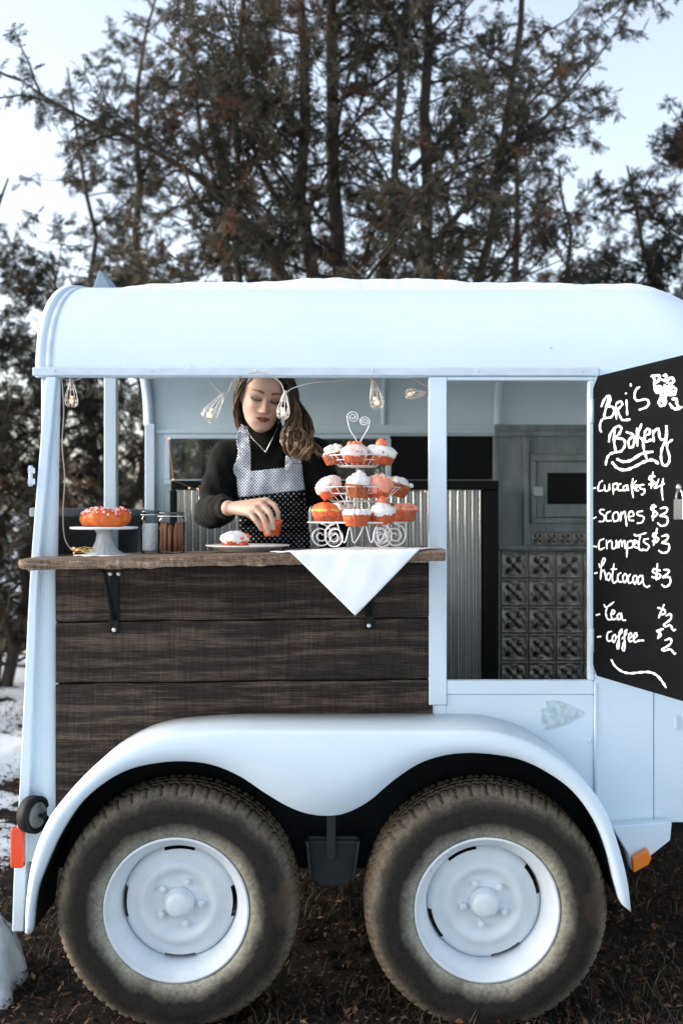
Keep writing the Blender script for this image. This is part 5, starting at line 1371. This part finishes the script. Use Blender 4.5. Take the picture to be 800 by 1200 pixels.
# ---- necklace
def chain(pts):
    out = []
    for px, py in cr(pts, 10):
        h, n2 = cam_hit(px, py, 0); y_ = (h.y if h is not None else .43)-.004; out.append(W(px, py, y_))
    return out
ch_ = chain([(289, 503), (296, 514), (304, 522), (311, 528.5), (316, 520), (321, 510), (325, 501)])
m_ = MB(); m_.tube(ch_, .0013, 6); nk = obj('necklace', m_, mat('silver', (.8, .78, .75), .25, .9), person)
m_ = MB(); q = W(311, 529, ch_[len(ch_)//2].y-.002); m_.sphere(q, .0042, 10, 7); obj('pendant', m_, M['screw'], nk)
# ---- hair: a cap following the skull and wavy locks
M['hair'] = tint_mat_p('brown_hair', .42, .4)
def root(phi, th, off=.006):
    """point on the skull: phi from the crown, th round from the face (0 = front, + = image right)"""
    d = np.array([math.sin(th)*math.sin(phi), -math.cos(th)*math.sin(phi), math.cos(phi)])
    return Vector(HL(d[0]*(.075+off), .004+d[1]*(.098+off), .012+d[2]*(.102+off)))
paths, cols = [], []
hr = np.random.default_rng(77)
def lock(ctrl, r, wave, seed, c0, c1, n=26):
    """ctrl: list of Vector; waves grow towards the tip"""
    C = [Vector(q) for q in cr([tuple(c) for c in ctrl], 8)]; C = [C[int(i*(len(C)-1)/(n-1))] for i in range(n)]
    ph = (seed % 7)*.9+hr.normal(0, .35); fr_ = .85+.07*(seed % 5)+hr.normal(0, .03); out = []
    for i, c in enumerate(C):
        t = i/(n-1); a = wave*min(1, t*1.6)*t**.3
        out.append(np.array(c)+np.array([math.sin(t*15*fr_+ph)*a, math.cos(t*15*fr_+ph)*a*.7, math.sin(t*11*fr_+ph*1.7)*a*.4]))
    t = np.linspace(0, 1, n); rad = r*(.55+.75*np.sin(np.pi*np.clip(t*.85+.1, 0, 1)))*np.clip((1.02-t)*6, .08, 1)
    paths.append((np.array(out), rad)); f_ = np.clip((t-.32)/.55, 0, 1)[:, None]**1.1
    k = hr.uniform(.65, 1.35); cols.append((np.array(c0)*(1-f_)+np.array(c1)*f_)*k)
DK, MDB, BL_ = (.018, .011, .008), (.090, .052, .030), (.38, .245, .145)
part_ = lambda t: root(.05+.75*t, -.35, .004)             # the parting runs from crown to forehead on the image's left
for i in range(190):                                       # sweep over to the image's right and down over the shoulder
    t = hr.random(); s_ = hr.normal(0, 1); dep = hr.uniform(-.05, .07)
    p0 = part_(t); p1 = root(.62+.25*hr.random(), .35+.5*hr.random()+(.7-t)*.9, .016+.01*hr.random()); p2 = root(1.35+.1*hr.random(), 1.05+.55*hr.random()+(.5-t)*.5, .020+.012*hr.random())
    e = hr.uniform(0, 1); cxp = hr.uniform(0, 1)
    p3 = W(338+20*cxp+2*s_, 492, .41+dep*.6); p4 = W(331+33*cxp+2*s_, 512, .385+dep*.5); p5 = W(338+30*cxp+2*s_, 524+4*e, .37+dep*.4); p6 = W(343+26*cxp+4*s_, 530+10*e, .375+dep*.4)
    gi = int(cxp*6.99); lock([p0, p1, p2, p3, p4, p5, p6], hr.uniform(.0024, .0050), hr.uniform(.010, .016), gi+7*(gi % 5), DK, BL_ if hr.random() < .55 else MDB, 40)
for i in range(90):                                        # down the image's left side, tucked behind the jaw
    t = hr.random(); p0 = part_(t); p1 = root(.75+.2*hr.random(), -.75-.35*hr.random()+(.6-t)*-.5, .010+.008*hr.random()); p2 = root(1.35+.2*hr.random(), -1.15-.35*hr.random(), .012+.008*hr.random())
    p3 = HL(-.078-.006*hr.random(), -.005+.03*hr.random(), -.045); p4 = HL(-.066-.01*hr.random(), .02+.03*hr.random(), -.085); p5 = HL(-.05, .055+.02*hr.random(), -.12-.03*hr.random())
    lock([p0, p1, p2, p3, p4, p5], hr.uniform(.002, .0040), hr.uniform(.003, .007), i % 4, DK, MDB if hr.random() < .7 else BL_, 32)
for i in range(150):                                       # back of the head
    p0 = part_(hr.random()*.3); th = hr.uniform(1.2, 4.6); p1 = root(.8, th, .012); p2 = root(1.6, th, .014); q = HL(.075*math.sin(th)*.9, .004-.085*math.cos(th), -.10)
    p4 = q+Vector((.045, .02, -.08-.05*hr.random())); lock([p0, p1, p2, q, p4], hr.uniform(.003, .005), hr.uniform(.002, .006), i, DK, MDB)
k6 = 6; V, Fq = tubes_np(paths, k6)
CC = np.concatenate([np.repeat(c, k6, 0) for c in cols]); CC = np.concatenate([CC, np.ones((len(CC), 1))], 1)
hair = soup('hair', V-np.array(PB), Fq, [M['hair']], CC, True, person); hair['kind'] = 'stuff'; BASE[hair] = PB
# scalp cap under the locks: skull offset outwards above the hairline
keep = lambda x, y, z: (z > .064+.022*math.cos(min(abs(x+.012)/.055, 1)*math.pi/2)-max(0, abs(x+.012)-.03)*1.6) or y > .0
m_ = MB(); n_, k_ = HV.shape[:2]; cen = np.array([0, .01, .0])
P_ = HV.reshape(-1, 3); Q_ = cen+(P_-cen)*1.075+np.array([0, .003, .002])
vv = [tuple(HL(*q)) for q in Q_]
ff = []
for i in range(n_-1):
    for j in range(k_):
        ids = (i*k_+j, i*k_+(j+1) % k_, (i+1)*k_+(j+1) % k_, (i+1)*k_+j)
        if all(keep(*P_[q]) and P_[q][2] > -.075 for q in ids): ff.append(ids)
m_.add(vv, ff+[tuple((n_-1)*k_+j for j in range(k_))], True)
obj('hair_cap', m_, mat('dark_hair', DK, .5), hair)
# ---- the cupcake in her hand
cc_ = W(319, 628, .142)
cupcake((cc_.x, .142, cc_.z), .0315, .044, 'cup_orange', 'icing_orange', 'dome', None, label="plain orange cupcake held in the woman's hand above the plate", seed=20, h=.016, tilt=((0, 1, 0), -.06))
# ================================================================== litter, grass and snow
M['litter'] = tint_mat('leaf_litter'); M['grass'] = tint_mat('dry_grass')
g = np.random.default_rng(21)
def scatter(n):
    """points over the ground that shows: round the wheels, under the trailer, to the left and right"""
    y = -1.05+g.random(n)**1.4*6.0; wdt = (D+y)*0.36+.15
    x = g.uniform(-1, 1, n)*wdt
    return x, y
def leaves(n):
    x, y = scatter(n); z = ground_h(x, y)+g.uniform(.004, .022, n)
    L_ = g.uniform(.012, .034, n); wd = L_*g.uniform(.3, .6, n); th = g.uniform(0, 6.28, n)
    tx_ = g.normal(0, .35, n); tl = g.normal(0, .35, n)
    d = np.stack([np.cos(th), np.sin(th), tx_], 1); d /= np.linalg.norm(d, axis=1)[:, None]
    s_ = np.stack([-np.sin(th), np.cos(th), tl], 1); s_ /= np.linalg.norm(s_, axis=1)[:, None]
    c = np.stack([x, y, z], 1); up = np.array([0, 0, 1.0])
    P_ = [c-d*L_[:, None]*.5, c-d*L_[:, None]*.1+s_*wd[:, None]*.5+up*(L_*.15)[:, None], c+d*L_[:, None]*.5+up*(L_*.1)[:, None], c-d*L_[:, None]*.1-s_*wd[:, None]*.5+up*(L_*.15)[:, None]]
    V = np.stack(P_, 1).reshape(-1, 3); Fq = np.arange(4*n).reshape(n, 4)
    pal = .62*np.array([(.11, .055, .03), (.17, .085, .045), (.065, .04, .028), (.24, .15, .09), (.045, .032, .024), (.10, .04, .025)])
    col = pal[g.integers(0, len(pal), n)]*g.uniform(.6, 1.2, n)[:, None]; col = np.concatenate([col, np.ones((n, 1))], 1)
    return V, Fq, np.repeat(col, 4, 0)
V, Fq, C_ = leaves(26000)
o = soup('leaf_litter', V, Fq, [M['litter']], C_, kind='stuff'); tag(o, 'brown fallen leaves and bark bits scattered over the dark soil', 'leaf litter')
def grass(n):
    x, y = scatter(n); dens = fbm(x, y, 9, 3, 2.0); keep = dens > g.uniform(-.6, .5, n); x, y = x[keep], y[keep]; n = len(x)
    z = ground_h(x, y)-.004; hgt = g.uniform(.015, .06, n)*(1+.5*(g.random(n) > .93)); th = g.uniform(0, 6.28, n); ln = hgt*g.uniform(.4, 1.5, n); w_ = g.uniform(.0008, .0018, n)
    c = np.stack([x, y, z], 1); dr = np.stack([np.cos(th), np.sin(th), np.zeros(n)], 1); sd_ = np.stack([-np.sin(th), np.cos(th), np.zeros(n)], 1); up = np.array([0, 0, 1.0])
    mid = c+dr*(ln*.4)[:, None]+up*(hgt*.65)[:, None]; tip = c+dr*ln[:, None]+up*(hgt*g.uniform(.7, 1.1, n))[:, None]
    V = np.stack([c-sd_*w_[:, None], c+sd_*w_[:, None], mid+sd_*w_[:, None]*.8, mid-sd_*w_[:, None]*.8, tip], 1).reshape(-1, 3)
    b_ = np.arange(n)*5; Fq = np.concatenate([np.stack([b_, b_+1, b_+2], 1), np.stack([b_, b_+2, b_+3], 1), np.stack([b_+3, b_+2, b_+4], 1)])
    pal = .75*np.array([(.055, .05, .03), (.10, .085, .05), (.035, .04, .02), (.16, .13, .085), (.07, .05, .032)])
    col = pal[g.integers(0, len(pal), n)]*g.uniform(.6, 1.2, n)[:, None]; col = np.concatenate([col, np.ones((n, 1))], 1)
    return V, Fq, np.repeat(col, 5, 0)
V, Fq, C_ = grass(42000)
o = soup('dry_grass', V, Fq, [M['grass']], C_, kind='stuff'); tag(o, 'sparse dry grass blades lying round the wheels', 'grass')
def snow_lump(cx_, cy_, rx, ry, h, seed, label):
    m_ = MB(); n = 36; k = 14; r2 = np.random.default_rng(seed); ph = r2.uniform(0, 6.28, 8); rows = []
    for j in range(k+1):
        t = j/k; row = []
        for i in range(n+1):
            a = 2*math.pi*i/n; rad = t*(1+.12*math.sin(2*a+ph[0])+.10*math.sin(3*a+ph[1])+.06*math.sin(7*a+ph[2]))
            x, y = cx_+rx*rad*math.cos(a), cy_+ry*rad*math.sin(a)
            zz = h*max(0, 1-t**2.2)**.7*(1+.12*math.sin(x*40+ph[3])+.10*math.sin(y*55+ph[4])+.05*math.sin(x*130+ph[5])*math.sin(y*110+ph[6])+.04*r2.uniform(-1, 1))-.012*t
            row.append((x, y, float(ground_h(x, y))+zz))
        rows.append(row)
    m_.grid(rows); o = obj('snow_patch', m_, M['snow'], loc=(cx_, cy_, 0)); tag(o, label, 'snow', kind='structure'); return o
q = W(6, 1150, -.12)
snow_lump(-1.06, .12, .105, .14, .17, 1, 'rounded heap of snow by the rear ramp edge')
snow_lump(-1.05, -.04, .085, .09, .10, 2, 'small clump of snow in front of the heap')
snow_lump(.995, -.50, .15, .22, .03, 3, 'flat patch of snow beside the front wheel')
snow_lump(-1.75, 1.3, .55, .5, .03, 4, 'thin snow patch behind the ramp'); snow_lump(-2.3, 3.0, .9, .7, .05, 5, 'broad snow patch under the trees')
snow_lump(-2.0, 2.1, .45, .3, .03, 6, 'narrow snow strip among the leaves')

# ================================================================== trees
M['bark'] = mat('cedar_bark', (0.035, 0.026, 0.021), 0.9, col2=(0.075, 0.058, 0.047), nscale=14, stretch=(1, 1, .2), bump=.5, bscale=40)
M['needles'] = tint_mat('cedar_sprays', .7, .25, .25)
def make_spray(rs):
    """flat drooping cedar spray, about one unit long: a midrib with side leaflets"""
    V, Fq = [], []
    def leaf(p, d, L_, w_):
        s_ = np.array([-d[1], d[0]])
        b = len(V)
        for q in (p, p+d*L_*.45+s_*w_, p+d*L_, p+d*L_*.45-s_*w_): V.append((q[0], q[1], rs.normal(0, .035)))
        Fq.append((b, b+1, b+2, b+3))
    leaf(np.array([0., 0.]), np.array([1., 0.]), 1.0, .035)
    for i in range(4):
        t = .14+.19*i; L_ = (.50-.34*t)*rs.uniform(.8, 1.2)
        for sg in (-1, 1):
            a = sg*rs.uniform(.55, .95); leaf(np.array([t, 0.]), np.array([math.cos(a), math.sin(a)]), L_, .045)
    return np.array(V), np.array(Fq)
SPRAYS = [make_spray(np.random.default_rng(i)) for i in range(5)]
def wander(rs, p, d, L_, n, curl=.15, lift=0.0):
    P_ = [np.array(p, float)]; d = np.array(d, float); d /= np.linalg.norm(d)
    for i in range(n):
        d = d+rs.normal(0, curl, 3)+np.array([0, 0, lift]); d /= np.linalg.norm(d); P_.append(P_[-1]+d*L_/n)
    return np.array(P_)
def cedar(name, label, loc, height, stems, seed, limb_n, reach, zmin, sprays_per=26, spray=.12, tint=((.062, .060, .041), (.095, .077, .056), (.045, .048, .036)), rust=.05, extra=None, droop=-.05, cull=None):
    rs = np.random.default_rng(seed); wood = []; twigs = []
    loc = np.array(loc, float)
    lim = []
    for (dx, dy, lean, hh, r0) in stems:
        n = 14; P_ = [loc+np.array([dx*.3, dy*.3, -.05])]
        for i in range(1, n+1):
            t = i/n; P_.append(loc+np.array([dx*(.3+.7*min(1, t*2))+lean*t*hh+.10*math.sin(t*7+dx*9)*t+rs.normal(0, .03), dy*(.3+.7*min(1, t*2))+rs.normal(0, .03), hh*t]))
        P_ = np.array(P_); rad = r0*(1-np.linspace(0, 1, n+1))**.8+.008; wood.append((P_, rad))
        for k in range(limb_n):
            t = rs.uniform(zmin/hh, .97); ii = int(t*n); p = P_[ii]+(P_[min(ii+1, n)]-P_[ii])*(t*n-ii)
            a = rs.uniform(0, 6.28); up_ = rs.uniform(.15, .9); rl_ = reach*(1.05-.75*t)*rs.uniform(.55, 1.15)
            lim.append((p, np.array([math.cos(a), math.sin(a)*.85, up_]), rl_, max(.007, r0*.30*(1-t*.7))))
    for (p, d, L_, r) in (extra or []): lim.append((np.array(p, float), np.array(d, float), L_, r))
    for (p, d, L_, r) in lim:
        n = 9; P_ = wander(rs, p, d, L_, n, .13, .03); wood.append((P_, r*(1-np.linspace(0, .9, n+1))+.0015))
        nt_ = int(max(7, L_*8))
        for k in range(nt_):
            t = rs.uniform(.15, 1.0); ii = min(int(t*n), n-1); q = P_[ii]+(P_[ii+1]-P_[ii])*(t*n-ii)
            dd_ = P_[ii+1]-P_[ii]; dd_ /= np.linalg.norm(dd_); dv = dd_*.7+rs.normal(0, .6, 3); tl_ = L_*rs.uniform(.12, .34)*(1.2-.6*t)+.05
            Q = wander(rs, q, dv, tl_, 5, .2, droop); twigs.append((Q, tl_)); wood.append((Q, r*.28*(1-np.linspace(0, .85, 6))+.0011))
    V, Fq = tubes_np([w_ for w_ in wood if w_[1][0] > .012], 7); V2, F2 = tubes_np([w_ for w_ in wood if w_[1][0] <= .012], 4); Fq = np.concatenate([Fq, F2+len(V)]); V = np.concatenate([V, V2])
    t_ = thing(name, tuple(loc), label, 'tree', 'cedar trees behind the trailer')
    o = soup('trunk', V-loc, Fq, [M['bark']], None, True, t_)
    # sprays
    Pos, Dir = [], []
    for Q, tl_ in twigs:
        m = max(3, int(sprays_per*tl_))
        s_ = rs.uniform(.1, 1.0, m)*5; ii = np.minimum(s_.astype(int), 4); fr_ = (s_-ii)[:, None]
        Pos.append(Q[ii]*(1-fr_)+Q[ii+1]*fr_); d = Q[ii+1]-Q[ii]; d /= np.linalg.norm(d, axis=1)[:, None]+1e-9
        Dir.append(d*.6+rs.normal(0, .55, (m, 3))+np.array([0, 0, -.15]))
    Pos = np.concatenate(Pos); Dir = np.concatenate(Dir)
    if cull is not None: k_ = cull(Pos, rs); Pos, Dir = Pos[k_], Dir[k_]
    n = len(Pos); Dir /= np.linalg.norm(Dir, axis=1)[:, None]
    up = rs.normal(0, .6, (n, 3))+np.array([0, -.3, .8]); S_ = np.cross(Dir, up); S_ /= np.linalg.norm(S_, axis=1)[:, None]+1e-9; N_ = np.cross(S_, Dir)
    sc = spray*rs.uniform(.55, 1.35, n); kind = rs.integers(0, len(SPRAYS), n)
    pal = np.array(tint); ci = rs.integers(0, len(pal), n)
    cl_ = fbm(Pos[:, 0]*1.0, Pos[:, 2]*1.0+Pos[:, 1]*.7, seed+5, 3, 1.6)
    col = pal[ci]*(1+.45*np.clip(cl_, -1, 1))[:, None]*rs.uniform(.7, 1.3, n)[:, None]
    ru = (fbm(Pos[:, 0], Pos[:, 2]+Pos[:, 1], seed+9, 3, 2.2) > .42) & (rs.random(n) < rust*10); col[ru] = np.array([.115, .052, .028])*rs.uniform(.6, 1.3, (ru.sum(), 1))
    VV, FF, CC = [], [], []; base = 0
    for k, (sv, sf) in enumerate(SPRAYS):
        idx = np.where(kind == k)[0]
        if not len(idx): continue
        a = sv[None, :, 0:1]*Dir[idx][:, None, :]+sv[None, :, 1:2]*S_[idx][:, None, :]+(sv[None, :, 2:3]-.18*sv[None, :, 0:1]**2)*N_[idx][:, None, :]
        v = Pos[idx][:, None, :]+a*sc[idx][:, None, None]
        VV.append(v.reshape(-1, 3)); nv = sv.shape[0]
        FF.append((base+np.arange(len(idx))[:, None, None]*nv+sf[None]).reshape(-1, 4)); base += len(idx)*nv
        CC.append(np.repeat(np.concatenate([col[idx], np.ones((len(idx), 1))], 1), nv, 0))
    c_ = soup('crown', np.concatenate(VV)-loc, np.concatenate(FF), [M['needles']], np.concatenate(CC), False, t_)
    print(name, 'sprays', n, 'tris', 2*base//4)
    return t_
def at(px, y): return W(px, 0, y).x
def limbs(y, L):
    out = []
    for (x0, y0, x1, y1, dy, r) in L:
        a, b = W(x0, y0, y), W(x1, y1, y+dy); d = b-a; out.append((tuple(a), tuple(d.normalized()), d.length, r))
    return out
def px_of(P_):
    s_ = F/(D+P_[:, 1]); return 400+P_[:, 0]*s_, 600-(P_[:, 2]-EYE)*s_
y1 = 4.4
cedar('cedar_tree', 'tall many-stemmed cedar rising behind the middle of the trailer', (at(395, y1), y1, 0), 7.5,
      [(-.25, 0, -.01, 7.2, .06), (.02, .1, .0, 7.6, .07), (.55, .1, .012, 7.4, .06), (.25, -.2, .04, 6.6, .035), (.95, .2, .05, 6.8, .04), (-.5, .2, -.05, 6.5, .035)],
      31, 40, 2.2, .9, 50, .094, extra=limbs(y1, [(345, 350, 75, 10, -.3, .035), (250, 200, 150, 40, .2, .018), (490, 330, 640, 60, -.2, .026), (545, 250, 700, 95, -.3, .016), (620, 150, 775, 25, .0, .012), (300, 300, 130, 175, -.4, .018),
      (350, 300, 190, 250, -.5, .02), (560, 330, 690, 240, -.4, .015), (480, 200, 620, 20, .1, .02), (330, 240, 210, 20, 0, .022)]))
y2 = 5.6
cedar('cedar_tree', 'lower spreading cedar beyond the rear ramp', (at(-10, y2), y2, 0), 4.4, [(0, 0, .01, 4.1, .06), (.35, .1, .05, 3.4, .045), (-.4, .1, -.05, 3.6, .045)], 32, 40, 1.5, .12, 85, .092)
y3 = 4.9
cedar('cedar_tree', 'dense dark cedar beyond the front of the trailer', (at(835, y3), y3, 0), 4.7, [(0, 0, -.01, 4.7, .06), (-.35, .1, -.05, 4.0, .045), (.4, .0, .05, 4.2, .045), (-.6, .2, -.02, 3.2, .035)], 33, 44, 1.3, .35, 84, .092, tint=((.038, .042, .030), (.056, .050, .037), (.030, .034, .026)), rust=.02)
y4 = 6.6
cedar('cedar_tree', 'thin cedar standing behind the right-hand stems of the tall cedar'.replace('right-hand ', 'outer '), (at(610, y4), y4, 0), 5.6, [(0, 0, .0, 5.4, .06), (-.5, .2, -.04, 5.0, .05), (.4, .2, .02, 4.6, .05)], 34, 30, 1.6, .5, 60, .096)
y5 = 6.4
cedar('cedar_tree', 'loose rusty cedar between the spreading cedar and the tall one', (at(170, y5), y5, 0), 6.2, [(0, 0, .0, 6.0, .055), (-.4, .2, -.06, 5.4, .04), (.5, .1, .05, 5.6, .045)], 35, 34, 1.9, .5, 66, .096, rust=.08)
